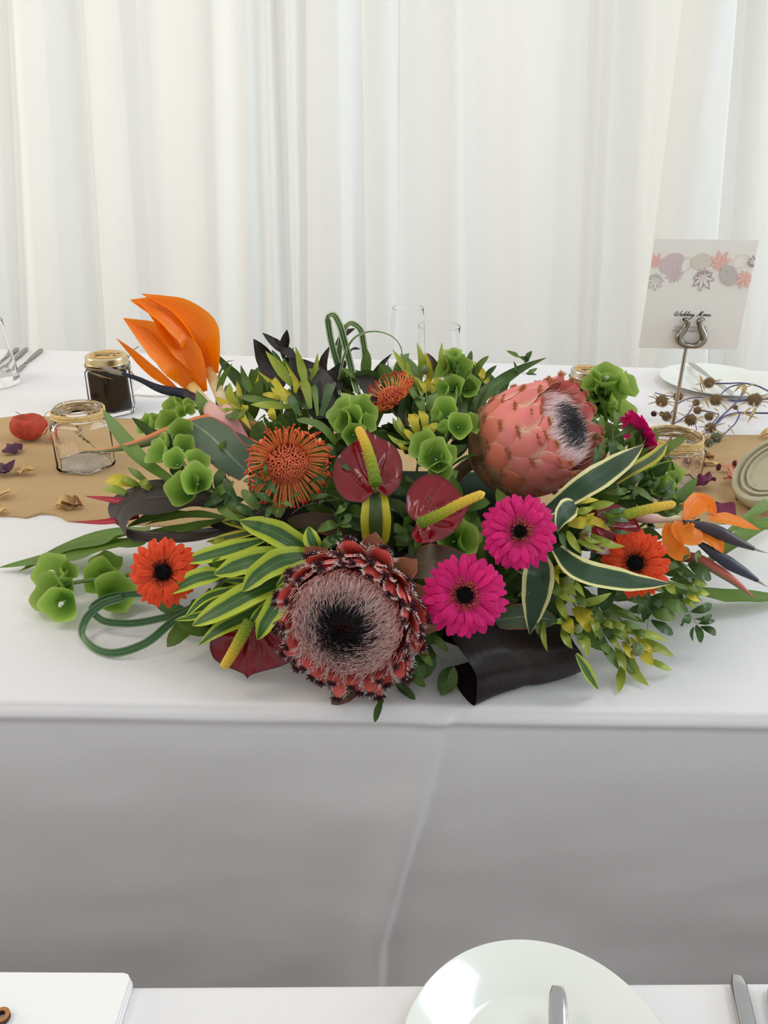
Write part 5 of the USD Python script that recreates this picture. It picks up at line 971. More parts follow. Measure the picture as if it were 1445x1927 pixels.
lc('lime leucadendron bud below the upper pink gerbera', 'G', (770, 590), [(992, 642, 80, 800, 560, 'leaf_yellow'), (740, 640, 45, 780, 560, 'leaf_yellow'), (900, 560, 55, 760, 550, 'leaf_yellow'), (770, 700, 60, 740, 560, 'leaf_lime'), (880, 700, 70, 760, 620, 'leaf_lime'), (560, 560, 40, 640, 620, 'leaf_lime'), (560, 700, 45, 640, 640, 'leaf_green')], LM, .012, cones=[(840, 612, 26)])
lc('yellow-green leucadendron leaves poking out behind the left dark loop', 'E', (880, 160), [(628, 86, 70, 820, 105, 'leaf_yellow'), (608, 138, 52, 790, 170, 'leaf_lime'), (770, 0, 40, 900, 100, 'leaf_green'), (860, 60, 50, 930, 140, 'leaf_lime'), (700, 60, 40, 850, 110, 'leaf_lime')], LM, -.012)
lc('lime leucadendron peeping out below the right bird of paradise', 'H', (880, 830), [(1050, 860, 50, 900, 820, 'leaf_lime'), (1030, 800, 50, 880, 760, 'leaf_lime'), (960, 950, 45, 860, 880, 'leaf_lime'), (820, 860, 60, 760, 780, 'leaf_lime'), (990, 910, 50, 880, 850, 'leaf_yellow'), (900, 760, 60, 800, 680, 'leaf_green')], LM, -.004)
lc('yellow-green leucadendron leaves behind the left dark loop stem end', 'E', (1420, 320), [(1280, 190, 60, 1440, 280, 'leaf_lime'), (1340, 330, 60, 1500, 330, 'leaf_lime'), (1250, 440, 50, 1420, 420, 'leaf_lime'), (1300, 220, 50, 1480, 250, 'leaf_yellow')], LM, -.006)

# ---- leafy green sprigs
rs = lambda label, *a, **k: spray('leafy_sprig', label, 'leafy sprig', *a, prof='oval', fold=.18, **k)
RM = ('leaf_deep', 'leaf_green', 'leaf_deep')
def rt(x, y, w, bx, by): return (x, y, w, bx, by)
rs('green leafy sprig hanging over the front table edge', 'F', (1130, 1010), [rt(1162, 1262, 66, 1052, 1175), rt(1218, 1190, 66, 1098, 1118), rt(892, 1152, 75, 1000, 1205), rt(938, 1386, 52, 980, 1262), rt(960, 1300, 40, 978, 1250), rt(1000, 1080, 70, 1090, 1090), rt(1200, 1150, 100, 1180, 1010), rt(1255, 1080, 60, 1170, 1000), rt(1020, 1150, 60, 1060, 1080)], RM, .008, stems=[[(1180, 960), (1110, 1070), (1030, 1170), (978, 1250), (962, 1300)]], stw=2)
rs('green leafy sprig between the front protea and black leaf tunnel', 'F', (1220, 900), [rt(1205, 1150, 90, 1225, 950), rt(1370, 1080, 80, 1300, 1240) , rt(1300, 1236, 95, 1360, 1080), rt(1250, 1010, 60, 1150, 980), rt(1340, 1000, 70, 1230, 900), rt(1190, 1000, 60, 1230, 860)], RM, .0, stems=[[(1240, 840), (1260, 1000), (1330, 1060)]], stw=2)
rs('dark leafy sprig hanging over the cloth at the far right', 'H', (790, 850), [rt(1062, 925, 75, 920, 980), rt(848, 1072, 72, 912, 1000), rt(1066, 998, 48, 945, 1028), rt(1086, 1040, 48, 968, 1062), rt(1092, 1136, 66, 985, 1080), rt(988, 1192, 66, 955, 1070), rt(935, 1180, 30, 940, 1080), rt(900, 880, 60, 830, 880)], ('leaf_deep',), .0, stems=[[(760, 830), (860, 920), (930, 1020), (980, 1090)]], stw=2)
rs('dark leafy sprig hanging below the right orange gerbera', 'H', (640, 870), [rt(802, 1132, 95, 650, 1035), rt(818, 1010, 110, 650, 985), rt(722, 950, 85, 655, 870), rt(622, 1270, 66, 680, 1215), rt(560, 1000, 70, 630, 900), rt(900, 960, 110, 700, 900), rt(640, 900, 60, 640, 800)], ('leaf_deep', 'leaf_green'), -.002, stems=[[(640, 840), (632, 1000), (620, 1160)]], stw=2)
rs('airy leafy sprig standing above the pink protea at the back', 'C', (300, 700), [rt(372, 288, 44, 490, 345), rt(545, 290, 62, 498, 372), rt(582, 408, 42, 470, 440), rt(580, 452, 36, 480, 452), rt(460, 330, 44, 500, 360), rt(135, 288, 60, 118, 425), rt(252, 322, 62, 165, 462), rt(306, 388, 56, 216, 498), rt(365, 440, 46, 370, 520), rt(420, 360, 30, 430, 450)], ('leaf_green', 'leaf_deep'), -.02, stems=[[(280, 620), (400, 490), (480, 430), (505, 350)], [(230, 600), (170, 460), (130, 420)]], stw=2)
L(None, 'long_leaf', 'C', [(140, 700, -.03), (280, 540, -.02), (460, 420, -.02), (645, 336, -.02)], 75, 'leaf_deep', 'lance', (.1, .4, .9), .3, label='long dark green leaf above the pink protea at the back', cat='leaf', nv=20)
L(None, 'long_leaf', 'C', [(260, 530, -.03), (200, 440, -.022), (150, 360, -.02)], 50, 'leaf_yellow', 'lance', (0, .3, .9), .2, label='yellow leaf behind the airy sprig at the back', cat='leaf')
rs('dark trailing sprig in front of the orange pincushion', 'a5', (700, 1010), [rt(250, 1050, 115, 470, 1150), rt(330, 850, 150, 525, 1085), rt(470, 890, 125, 690, 1000), rt(342, 752, 110, 600, 770), rt(580, 500, 58, 595, 740), rt(430, 560, 45, 570, 720), rt(740, 900, 110, 610, 750), rt(912, 1045, 90, 760, 1000), rt(590, 1170, 95, 670, 1045), rt(1000, 880, 70, 880, 950), rt(720, 1180, 50, 760, 1060), rt(160, 720, 130, 300, 990)], RM, .026, stems=[[(480, 1130), (600, 1060), (700, 1010), (690, 900), (590, 750)], [(890, 1130), (1000, 1050), (1180, 1000), (1420, 960)]], smat='stem_brown', stw=2)
rs('dark sprig between the pincushion and left front anthurium', 'a5', (1250, 900), [rt(1330, 905, 105, 1100, 900), rt(1330, 730, 70, 1080, 780), rt(1300, 330, 110, 1410, 480), rt(1440, 470, 90, 1370, 570), rt(1340, 660, 80, 1200, 570), rt(1200, 1030, 80, 1260, 900), rt(1400, 620, 60, 1300, 660), rt(1560, 640, 100, 1430, 560)], ('leaf_deep',), .014, stems=[[(1250, 1000), (1330, 700), (1400, 500)]], stw=2)
L(None, 'long_leaf', 'a5', [(1400, 330, .0), (1230, 140, .03), (950, 52, .03)], 90, 'leaf_green', 'strap', (0, .6, .8), .2, label='green strap leaf arching over the top of the orange pincushion', cat='leaf')
rs('leafy sprig right of the variegated rosette above the front protea', 'F', (740, 300), [rt(625, 350, 70, 740, 310), rt(810, 250, 70, 745, 300), rt(815, 320, 50, 750, 300), rt(745, 400, 40, 735, 340), rt(640, 470, 70, 720, 370), rt(770, 230, 40, 780, 160), rt(720, 260, 50, 790, 200), rt(700, 440, 60, 730, 360)], ('leaf_green', 'leaf_deep'), .012, stems=[[(735, 400), (745, 290), (780, 190), (700, 150)]], stw=2)
rs('leafy sprig right of the pink protea with a curling tendril', 'C', (1095, 900), [rt(905, 745, 100, 1080, 860), rt(1110, 675, 70, 1098, 840), rt(1240, 768, 78, 1105, 880), rt(880, 660, 70, 990, 690), rt(985, 600, 70, 890, 700), rt(1000, 1040, 70, 1060, 880), rt(1090, 1030, 80, 1080, 890), rt(940, 880, 60, 1040, 880), rt(960, 1080, 80, 1000, 920), rt(1180, 960, 80, 1110, 900), rt(830, 520, 90, 730, 540), rt(730, 470, 60, 740, 570)], ('leaf_deep', 'leaf_green'), -.004, stems=[[(1100, 1020), (1095, 880), (1080, 720)], [(1130, 780, .01), (1240, 760, .01), (1310, 830, .01), (1300, 920, .01), (1210, 975, .01)]], stw=2.5)
rs('mixed green sprig behind the right anthurium spadix', 'a7', (860, 470), [rt(640, 480, 120, 850, 545), rt(1165, 660, 130, 860, 470), rt(1045, 350, 110, 830, 490), rt(1172, 390, 62, 1000, 500), rt(1370, 430, 85, 1130, 560), rt(620, 560, 110, 880, 520), rt(1220, 400, 70, 1080, 530), rt(900, 640, 90, 1000, 560), rt(1400, 540, 90, 1200, 620), rt(780, 630, 60, 960, 620)], ('leaf_deep', 'leaf_green', 'leaf_deep', 'leaf_deep'), .002, stems=[[(680, 450), (860, 465), (1100, 560), (1300, 640)]], smat='stem_brown', stw=2)
rs('dark sprig crossing in front of the right anthurium', 'a7', (640, 820), [rt(872, 745, 85, 640, 770), rt(892, 880, 90, 620, 850), rt(892, 1002, 62, 690, 965), rt(560, 830, 60, 640, 760), rt(740, 940, 60, 600, 880), rt(1400, 790, 60, 1200, 790)], ('leaf_deep',), .034, stems=[[(560, 830), (700, 830), (740, 930)]], stw=1.5)
rs('leafy sprig under the right bird of paradise flower', 'H', (920, 620), [rt(1060, 760, 110, 900, 650), rt(980, 560, 70, 950, 650), rt(960, 760, 90, 860, 680), rt(1000, 830, 80, 860, 760), rt(820, 640, 80, 900, 560), rt(760, 700, 80, 860, 640)], ('leaf_deep', 'leaf_green'), .0, stems=[[(760, 850), (880, 690), (960, 570)]], stw=2)
rs('leafy sprig under the right bell flowers by the jam jar', 'C', (860, 560), [rt(840, 520, 100, 740, 570), rt(905, 480, 60, 860, 560), rt(1000, 560, 80, 880, 640), rt(980, 670, 90, 830, 650), rt(720, 500, 50, 745, 590), rt(920, 590, 80, 820, 600)], ('leaf_deep', 'leaf_green'), -.016, stems=[[(740, 575), (840, 545), (905, 505)]], smat='stem_red', stw=3)
rs('green sprig at the left under the bell flowers and dark leaf', 'p', (400, 930), [(352, 905, 22, 410, 925), (380, 955, 24, 430, 925), (440, 905, 26, 395, 935), (460, 940, 28, 400, 930), (360, 880, 24, 400, 920), (420, 880, 26, 410, 930), (450, 980, 24, 410, 935), (480, 960, 24, 420, 930)], ('leaf_green', 'leaf_deep'), .004, stems=[[(400, 930), (440, 960, -.02)]], stw=1.5)
rs('green sprig in the shade below the black-eyed front anthurium', 'p', (800, 1010), [(770, 1050, 26, 800, 1010), (840, 1040, 26, 800, 1010), (740, 1010, 24, 790, 1000), (820, 985, 22, 800, 1010), (765, 985, 24, 795, 1005)], ('leaf_deep',), -.008)
rs('grey-green sprig at the right lying on the cloth below the orange gerbera', 'p', (1250, 1130), [(1180, 1150, 34, 1260, 1120), (1290, 1145, 30, 1230, 1120), (1150, 1130, 30, 1230, 1110), (1320, 1130, 34, 1240, 1100), (1210, 1170, 30, 1240, 1120), (1330, 1100, 30, 1260, 1090)], ('leaf_deep', 'leaf_long'), -.016)

# ---- bells of Ireland
f_ = lambda a, b_, c: (a, b_, c)
bells('bells of Ireland stem leaning over the empty left jar', 'a1', [(980, 1180, -.02), (760, 900, -.01), (680, 560, -.008), (800, 220, -.008)], [
    (660, 260, 110, f_(-.3, .55, .7)), (800, 210, 98, f_(.3, .9, .3)), (900, 260, 78, f_(.6, .5, .6)), (790, 355, 72, f_(.1, .2, .95)), (905, 330, 65, f_(.7, .1, .6)), (620, 470, 136, f_(-.25, .15, .95)), (800, 570, 136, f_(.35, .35, .85)), (320, 500, 120, f_(-.5, .3, .6), -.008), (430, 440, 104, f_(-.2, .6, .6), -.008), (470, 850, 150, f_(-.55, .35, .75)), (700, 930, 135, f_(-.1, .5, .8), .006), (835, 750, 124, f_(.3, .5, .8)), (1010, 930, 140, f_(.4, .6, .65)), (985, 1175, 185, f_(.15, .35, .9), .012), (800, 1300, 200, f_(-.15, .3, .9), .004), (520, 700, 117, f_(-.5, .6, .5), -.004)], .022)
bells('short bells of Ireland cluster right of the orange pincushion', 'B', [(770, 760, -.03), (770, 620, -.01), (770, 500, -.01)], [
    (690, 545, 78, f_(-.6, .45, .6)), (775, 475, 78, f_(.0, .95, .3)), (825, 550, 74, f_(.35, .35, .85)), (745, 610, 76, f_(-.1, .15, .95)), (850, 620, 52, f_(.7, .1, .6)), (690, 610, 60, f_(-.6, .0, .7)), (770, 690, 60, f_(.1, -.1, .95))], .016)
bells('tall bells of Ireland stem in the middle left of the pink protea', 'a4', [(640, 1500, -.02), (760, 1150, -.012), (860, 700, -.01), (880, 250, -.008)], [
    (815, 160, 109, f_(.1, .75, .6)), (640, 390, 109, f_(-.75, .2, .55)), (905, 330, 167, f_(.2, .3, .9), .004), (740, 360, 86, f_(-.4, .4, .8)), (805, 620, 144, f_(-.15, .2, .95), .008), (1045, 620, 144, f_(.35, .1, .9), .004), (640, 660, 109, f_(-.7, .0, .65)), (690, 940, 178, f_(-.35, .4, .85), .008), (905, 1150, 161, f_(.05, .1, 1), .01), (1100, 1120, 126, f_(.65, .15, .7)), (390, 1400, 190, f_(-.5, .35, .75), .01), (560, 1560, 213, f_(-.15, .2, .95), .016), (770, 1560, 138, f_(.65, .1, .7)), (640, 1790, 144, f_(.1, -.5, .85), .004), (660, 1150, 103, f_(-.4, .7, .5)), (560, 1010, 92, f_(-.8, .2, .4))], .020)
bells('bells of Ireland stem at right in front of the silver-lidded jar', 'C', [(960, 760, -.03), (1060, 640, -.012), (1110, 520, -.01)], [
    (1055, 440, 92, f_(.0, .6, .75), 0, True), (1085, 545, 98, f_(.1, .15, .95), .008), (1225, 510, 80, f_(.75, .3, .55)), (945, 490, 66, f_(-.6, .4, .6)), (1180, 660, 112, f_(.6, .55, .5)), (1020, 650, 85, f_(-.1, .2, .9)), (980, 560, 70, f_(-.6, .1, .7))], .004)
bells('small bells of Ireland tip beside the right raffia jar', 'D', [(380, 1980, -.03), (430, 1860, -.02), (440, 1780, -.012)], [
    (425, 1760, 112, f_(.1, .7, .65), 0, True), (475, 1850, 95, f_(.7, .1, .5)), (390, 1870, 80, f_(-.3, .3, .8))], -.008)
tb = thing('bells_of_ireland', 'bells of Ireland tip lying on the cloth at far left', 'bells of Ireland', at=QT('E', 350, 720))
part(tb, 'stem', tube([QT('E', 840, 640, .03), QT('E', 620, 670, .026), QT('E', 420, 700, .024), QT('E', 330, 720, .024)], .0022, 7, 14), 'stem_green')
EC_, ES_ = EC.copy(), ES.copy(); EC = np.array([0, 0, TZ - 50.0]) ; _P = P
def P(px, py, off=0.0): return T(px, py, .022 + off)
for i, (x, y, r, fc, bl) in enumerate([(300, 615, 108, f_(-.2, .55, .75), True), (270, 745, 108, f_(-.45, .2, .85), False), (355, 830, 100, f_(.05, -.1, .95), True), (605, 660, 98, f_(.1, .2, .95), False), (645, 565, 85, f_(.1, .8, .5), False), (700, 750, 112, f_(.5, .2, .8), False), (420, 615, 55, f_(.6, .5, .4), False), (390, 720, 50, f_(.3, .1, .9), False)]):
    calyx(tb, 'E', x, y, r, fc, .004, i + 40, bl)
P = _P; EC, ES = EC_, ES_
bells('ribbed bell of Ireland beside the upper pink gerbera', 'G', [(260, 470, -.03), (245, 400, -.01)], [(235, 375, 105, f_(.1, .25, .95)), (310, 400, 70, f_(.6, .2, .7), -.01)], .008)

# ---- anthuriums
anthurium('red anthurium with upright spadix left of the yellow-edged leaf', 'B', (885, 985), (838, 650), (655, 930), (1030, 850), [(888, 960, .012), (868, 860, .014), (832, 740, .016), (790, 648, .018)], 62, .020, .022)
anthurium('red anthurium with yellow spadix pointing right beside the upper gerbera', 'B', (1118, 1165), (1425, 1060), (1150, 925, -.004), (1225, 1280, .004), [(1122, 1172, .010), (1240, 1120, .022), (1360, 1055, .03), (1480, 1005, .034)], 58, .030, .030, cup=.2)
anthurium('dark red anthurium on the cloth left of the front protea', 'F', (262, 850), (248, 1150), (545, 960, -.005), (50, 960), [(262, 830, .012), (215, 920, .018), (165, 1010, .022), (116, 1088, .022)], 62, .004, .010)
anthurium('dark red anthurium half hidden behind the right orange gerbera', 'a7', (470, 900), (1080, 1010), (700, 690), (560, 1240), [(640, 850, .012), (860, 800, .02), (1140, 730, .026), (1390, 682, .028)], 112, .008, .016)

# ---- pincushions
pincushion('large orange pincushion with red tips in the upper left of the arrangement', Q('a5', 850, 560, .028), facing(.22, -.40, .88), 86 * mpp(Q('a5', 850, 545, .024)), 2)
pincushion('half hidden orange pincushion behind the middle bell flowers', Q('a3', 800, 1000, -.012), facing(-.45, .6, .5), 56 * mpp(Q('a3', 830, 990, -.01)), 5, 90, 120)

# ---- king proteas
c_ = Q('F', 785, 850, .050); m_ = mpp(c_)
protea('front king protea with white-fringed coral bracts and black centre', c_, facing(-.24, -.33, .91), 104 * m_, 150 * m_, [(0, .35), (.3, .85), (.6, 1.04), (.85, 1.04), (1, .98), (1.2, .94)],
       [(.10, 13, 1.0, 1.15, 1.3), (.26, 13, 1.1, 1.1, 1.3), (.42, 14, 1.1, 1.0, 1.25), (.56, 14, 1.05, .9, 1.0), (.68, 15, .9, .75, .45)], ['bract_olive', 'bract_coral', 'bract_coral', 'bract_coral', 'bract_coral'], 'tuft_maroon', 78 * m_, 50 * m_, .26,
       [('wine_hairs', 'hair_wine', 900, .0, .42, -.25, .34, .05, .30, .0006), ('black_hairs', 'hair_black', 3000, .26, .70, -.20, .46, .20, .28, .00062), ('rose_hairs', 'hair_rose', 3400, .56, 1.02, -.16, .40, .30, .26, .0006), ('white_hairs', 'hair_white', 1700, .56, .98, -.12, .44, .28, .3, .0005)], 4, 'tuft_white', 1.15, .55, 1)
c_ = Q('C', 765, 815, .035); m_ = mpp(c_)
protea('rear king protea, pink and closed like an artichoke, facing up right', c_, facing(.70, .26, .66), 88 * m_, 205 * m_, [(0, .40), (.2, .86), (.45, 1.12), (.7, 1.12), (.9, 1.02), (1, .94), (1.2, .92)],
       [(.02, 11, .85, 1.0, .05), (.15, 12, .95, 1.05, .10), (.29, 12, 1.05, 1.05, .12), (.43, 12, 1.15, 1.05, .15), (.57, 12, 1.2, 1.0, .22), (.70, 13, 1.1, .9, .5), (.82, 13, .85, .7, .3)], ['bract_olive', 'bract_olive', 'bract_salmon', 'bract_pink'], 'tuft_rust', 76 * m_, 62 * m_, .20,
       [('black_hairs', 'hair_black', 2200, .0, .48, -.30, .62, .10, .16, .0006), ('white_hairs', 'hair_white', 2600, .36, .82, -.32, .58, .34, .16, .0005), ('rose_hairs', 'hair_rose', 1600, .50, .84, -.34, .52, .30, .2, .0005)], 9, None, .95)

# ---- gerberas
gerbera('upper bright pink gerbera in front of the pink protea', 'G', 568, 350, 214, f_(.02, .12, 1), 'gerbera_pink', .050, 3, eye=.13)
gerbera('lower bright pink gerbera right of the front protea', 'G', 272, 695, 236, f_(-.08, .18, .97), 'gerbera_pink', .045, 8)
gerbera('left orange gerbera under the dark leaf loop', 'E', 990, 630, 215, f_(-.06, .06, 1), 'gerbera_orange', .014, 12, eye=.19)
gerbera('right orange gerbera behind the cream-edged leaf', 'H', 545, 650, 236, f_(-.42, .10, .9), 'gerbera_orange', .020, 17, eye=.19)
gerbera('magenta gerbera seen from the side behind the right leaves', 'C', 1262, 880, 200, f_(.82, .35, -.18), 'gerbera_pink', -.020, 23)

# ---- birds of paradise
simple('tongue_brown', (44, 30, 36), .4, noise=.35, scale=140); simple('tongue_blue', (34, 34, 52), .45, noise=.25, scale=120); simple('tongue_dry', (150, 138, 122), .7)
leafmat('neck_pink', [(0, (255, 255, 255)), (1, (255, 255, 255))], trans=.12, rough=.45, var=.02, along=[(0, (222, 140, 140)), (.45, (232, 190, 178)), (.75, (236, 222, 186)), (1, (240, 190, 90))])
leafmat('beak', [(0, (226, 132, 60)), (.2, (214, 130, 80)), (.5, (120, 122, 72)), (1, (86, 108, 56))], trans=.08, rough=.4, var=.03)
leafmat('beak_red', [(0, (206, 96, 76)), (.5, (186, 92, 76)), (1, (104, 112, 72))], trans=.08, rough=.4, var=.03)
def rod(parent, name, crop, pts, w, mat, radii, off, flat=.7, label=None):
    """A tapering solid rod, flattened; uv across runs from its upper to its lower side."""
    c = spline(pts3(crop, pts, off), 26); s = w / CROP[crop][2] * mpp(c[0]) / 2; r = np.interp(np.linspace(0, 1, 26), np.linspace(0, 1, len(radii)), radii) * s
    t = np.gradient(c, axis=0); t /= np.linalg.norm(t, axis=1, keepdims=True); b_ = np.cross(t, BK); b_ /= np.linalg.norm(b_, axis=1, keepdims=True); b_ *= np.sign(b_ @ CU + 1e-9)[:, None]; n_ = np.cross(b_, t)
    a = np.linspace(0, 2 * np.pi, 17); V = c[:, None] + r[:, None, None] * (np.cos(a)[None, :, None] * b_[:, None] + flat * np.sin(a)[None, :, None] * n_[:, None])
    uv = np.stack(np.broadcast_arrays((.5 + .5 * (1 - np.cos(a)) / 2)[None], np.linspace(0, 1, 26)[:, None]), -1).reshape(-1, 2)
    return part(parent, name, (V.reshape(-1, 3), grid_faces(26, 17)), mat, True, uv, label=label)
o_ = .0
t = thing('bird_of_paradise', 'orange bird of paradise flower standing tall at the left', 'bird of paradise flower', at=Q('A', 1350, 780))
rod(t, 'neck', 'A', [(1420, 960, -.05), (1310, 770, -.004), (1250, 620, 0), (1180, 465, 0)], 92, 'neck_pink', [1, .95, .85, .7], .0)
rod(t, 'neck', 'A', [(1400, 950, -.05), (1270, 775, .0), (1210, 715, .006), (1140, 640, .008), (1085, 560, .008)], 95, 'neck_pink', [.8, 1, .95, .8], .0)
rod(t, 'spathe', 'A', [(1600, 900, -.06), (1300, 770, -.012), (1000, 815, .0), (780, 890, .004), (600, 925, .006), (465, 928, .006)], 130, 'beak', [.9, .9, .8, .5, .22, .04], -.006, .6, 'orange-topped green beak pointing left')
for pts, w, nn, ofs in [([(1205, 490), (1130, 270), (990, 165), (738, 74)], 205, (-.3, .3, .9), .0), ([(1195, 470), (1150, 310), (1010, 130), (800, 38)], 120, (.4, .4, .8), -.006), ([(1180, 500), (1020, 300), (900, 160), (776, 68)], 150, (-.1, .4, .9), .003),
                        ([(1140, 600), (1040, 420), (900, 310), (700, 178)], 205, (-.3, .3, .9), .008), ([(1130, 590), (960, 420), (850, 290), (712, 190)], 110, (-.5, .2, .8), .006), ([(1010, 590), (850, 470), (750, 375), (658, 290)], 50, (-.3, .5, .8), .006)]:
    L(t, 'sepal', 'A', pts, w, 'sepal_orange', 'sepal', nn, .35, .02, ofs, 22, nu=8)
rod(t, 'tongue', 'A', [(1130, 650, .01), (1040, 605, .012), (900, 575, .014), (780, 520, .014), (690, 490, .014)], 70, 'tongue_blue', [.6, .9, .8, .45, .3], .0, .6, 'dark blue tongue pointing left')
rod(t, 'tongue_tip', 'A', [(700, 494, .014), (640, 478, .014), (555, 447, .014)], 32, 'tongue_dry', [.7, 1, .1], .0, .4, 'dry grey tip of the tongue')
t = thing('bird_of_paradise', 'orange bird of paradise flower with two dark tongues at the right', 'bird of paradise flower', at=Q('H', 700, 345))
rod(t, 'neck', 'H', [(470, 330, -.02), (640, 345, .0), (760, 345, .004), (900, 355, .008)], 70, 'neck_pink', [.8, 1, .8, .6], .0)
rod(t, 'spathe', 'H', [(800, 600, -.02), (960, 620, -.006), (1090, 690, .0), (1230, 785, .004), (1358, 890, .004)], 85, 'beak_red', [.8, .9, .8, .5, .04], .0, .6, 'red-edged beak pointing down right')
for pts, w, nn, ofs, pf in [([(880, 355), (930, 280), (1010, 240), (1095, 330)], 170, (.1, .5, .85), .014, 'oval'), ([(900, 330), (960, 240), (1040, 240), (1085, 320)], 110, (.5, .5, .6), .010, 'broad'), ([(880, 340), (900, 260), (850, 262)], 60, (0, .4, .9), .0, 'lance'),
                        ([(1040, 345), (1180, 355), (1280, 385), (1392, 424)], 80, (0, .5, .8), .012, 'sepal'), ([(860, 370), (860, 420), (930, 460), (1000, 445)], 130, (-.2, .2, .95), .020, 'broad'), ([(790, 380), (790, 470), (820, 560), (920, 605)], 110, (-.3, .1, .9), .012, 'broad'), ([(800, 470), (840, 570), (860, 645)], 70, (-.2, .1, .9), .008, 'lance'), ([(970, 440), (1050, 485), (1100, 520), (1140, 580)], 85, (0, .4, .9), .016, 'broad')]:
    L(t, 'sepal', 'H', pts, w, 'sepal_orange', pf, nn, .25, .05, ofs, 18, nu=8)
for i, (a_, b2_, w) in enumerate([([(870, 372), (960, 390), (1060, 420), (1210, 490), (1350, 552)], [(1340, 548), (1390, 566), (1446, 582)], 95), ([(960, 500), (1060, 570), (1180, 650), (1290, 715), (1375, 768)], [(1365, 762), (1400, 786), (1445, 812)], 92)]):
    rod(t, 'tongue', 'H', a_, w, ('tongue_brown', 'tongue_blue')[i], [.35, .75, 1, .72, .3], .022 - .012 * i, .6); rod(t, 'tongue_tip', 'H', b2_, 22, 'tongue_dry', [1, .6, .1], .022 - .012 * i, .6)

# ================================================================== things scattered on the runner
simple('petal_magenta', (112, 24, 62), .6, noise=.3, scale=160); simple('petal_purple', (78, 22, 58), .6, noise=.3, scale=160); simple('petal_tan', (214, 178, 118), .7, noise=.2, scale=150); simple('petal_brown', (160, 112, 66), .7, noise=.2, scale=150)
simple('petal_coral', (222, 142, 112), .7, noise=.2, scale=150); simple('dried_red', (178, 62, 40), .75, noise=.22, scale=90, bump=.5, bscale=140); simple('dried_dark', (84, 34, 30), .8)
def petal(label, pts, w, mat, cat='dried petal', curl=.5, rip=.25, h=.004, name='dried_petal'):
    c = [T(x, y, RUN + h + (z if z else 0)) for x, y, z in pts]; _lseed[0] += 1
    v, f, uv = ribbon(c, 1.35 * w * mpp(c[1]), 'oval', [0, -.3, 1], None, curl, rip, 2.3, 18, 8, 0, _lseed[0] * 1.7)
    low = TZ + RUN + .0012 - v[:, 2].min()
    v[:, 2] += low; v2 = v.copy(); v2[:, 2] += .0009; n = len(v); solo(name, (np.vstack([v2, v]), np.vstack([f, f[:, ::-1] + n])), mat, label, cat, None)
petal('dark purple dried petal left of the red dried fruit', [(4, 852, .0), (24, 840, .006), (43, 838, .003)], 24, 'petal_purple', curl=-.4)
petal('purple petal curl at the left edge below the dark purple petal', [(-6, 868, 0), (12, 886, .004), (28, 862, .010)], 15, 'petal_purple', curl=.8)
petal('maroon dried petal lying behind the red dried fruit', [(50, 796, 0), (66, 791, .004), (82, 793, .002)], 11, 'petal_magenta', curl=.2)
petal('tan petal curl in the middle left of the runner', [(30, 880, .002), (48, 882, .005), (66, 876, .008)], 14, 'petal_tan', curl=.9, rip=.6)
petal('tan and brown dried petal below the empty left jar', [(101, 946, .004), (118, 944, .004), (146, 948, .003)], 24, 'petal_tan', curl=.5, rip=.5)
petal('brown curled scrap resting behind the tan petal near the left jar', [(116, 936, .006), (136, 937, .01), (154, 941, .006)], 17, 'petal_brown', curl=1.0, rip=.3)
petal('tan petal at the left edge, upper one of two', [(-8, 930, .002), (2, 924, .006), (10, 918, .004)], 18, 'petal_tan', curl=.5)
petal('round tan petal at the left edge by the runner hem', [(-8, 958, .0), (2, 956, .003), (12, 954, .002)], 15, 'petal_tan', curl=.3)
petal('magenta dried petal on the runner right of the raffia jar', [(1303, 915, .0), (1322, 905, .008), (1346, 898, .008)], 17, 'petal_magenta', curl=.9, rip=.6)
petal('crimson dried petal behind the right bird of paradise', [(1340, 962, .002), (1362, 958, .006), (1386, 968, .003)], 34, 'petal_magenta', curl=.3, rip=.3)
petal('maroon dried petal nearest the right raffia jar', [(1303, 858, .002), (1315, 868, .004), (1330, 873, .002)], 14, 'petal_magenta', curl=.8)
petal('tan twisted strip on the runner below the thistles', [(1312, 854, .004), (1332, 864, .005), (1357, 867, .003)], 8, 'petal_tan', curl=.5, rip=.5)
petal('brown ribbon curl just under the lowest thistle heads', [(1318, 846, .006), (1332, 853, .009), (1345, 848, .006)], 10, 'petal_brown', curl=.9, rip=.9)
petal('tiny brown scrap under the tilted jar lid', [(1412, 937, .001), (1421, 938, .005), (1430, 941, .001)], 8, 'petal_brown', curl=.8, rip=.5)
petal('pale tan dried curl at the back edge of the runner far right', [(1430, 818, .002), (1443, 812, .008), (1460, 812, .004)], 12, 'petal_tan', curl=.9)
fr_ = T(58, 826, RUN); s0 = mpp(fr_)
td = thing('dried_fruit', 'dried red-orange fruit with pinched top on the runner at the left', 'dried fruit', at=fr_)
a = np.linspace(0, 2 * np.pi, 41)[:-1]; ph = np.linspace(0, np.pi, 22)[:, None]
rr = (33 * s0) * np.sin(ph) ** .8 * (1 + .05 * np.sin(a * 5 + .5)[None] + .03 * np.sin(a * 9)[None]); zz = 27 * s0 * (1 - np.cos(ph)) * .98 - 22 * s0 * np.exp(-((np.pi - ph) / .55) ** 2) + .0006
V = np.stack([rr * np.cos(a), rr * np.sin(a) * .9, zz + 0 * rr], -1); part(td, 'fruit_body', (V.reshape(-1, 3) + fr_, grid_faces(22, 40, True)), 'dried_red')
tp = fr_ + [0, 0, 32 * s0]; part(td, 'stalk', tube([tp, tp + [-.005, .003, .008], tp + [-.018, .006, .015]], .0005, 5, 8), 'dried_stem')
petal('coral dried scrap between the red fruit and empty jar', [(88, 822, .002), (98, 822, .006), (108, 818, .003)], 9, 'petal_coral', curl=.8)
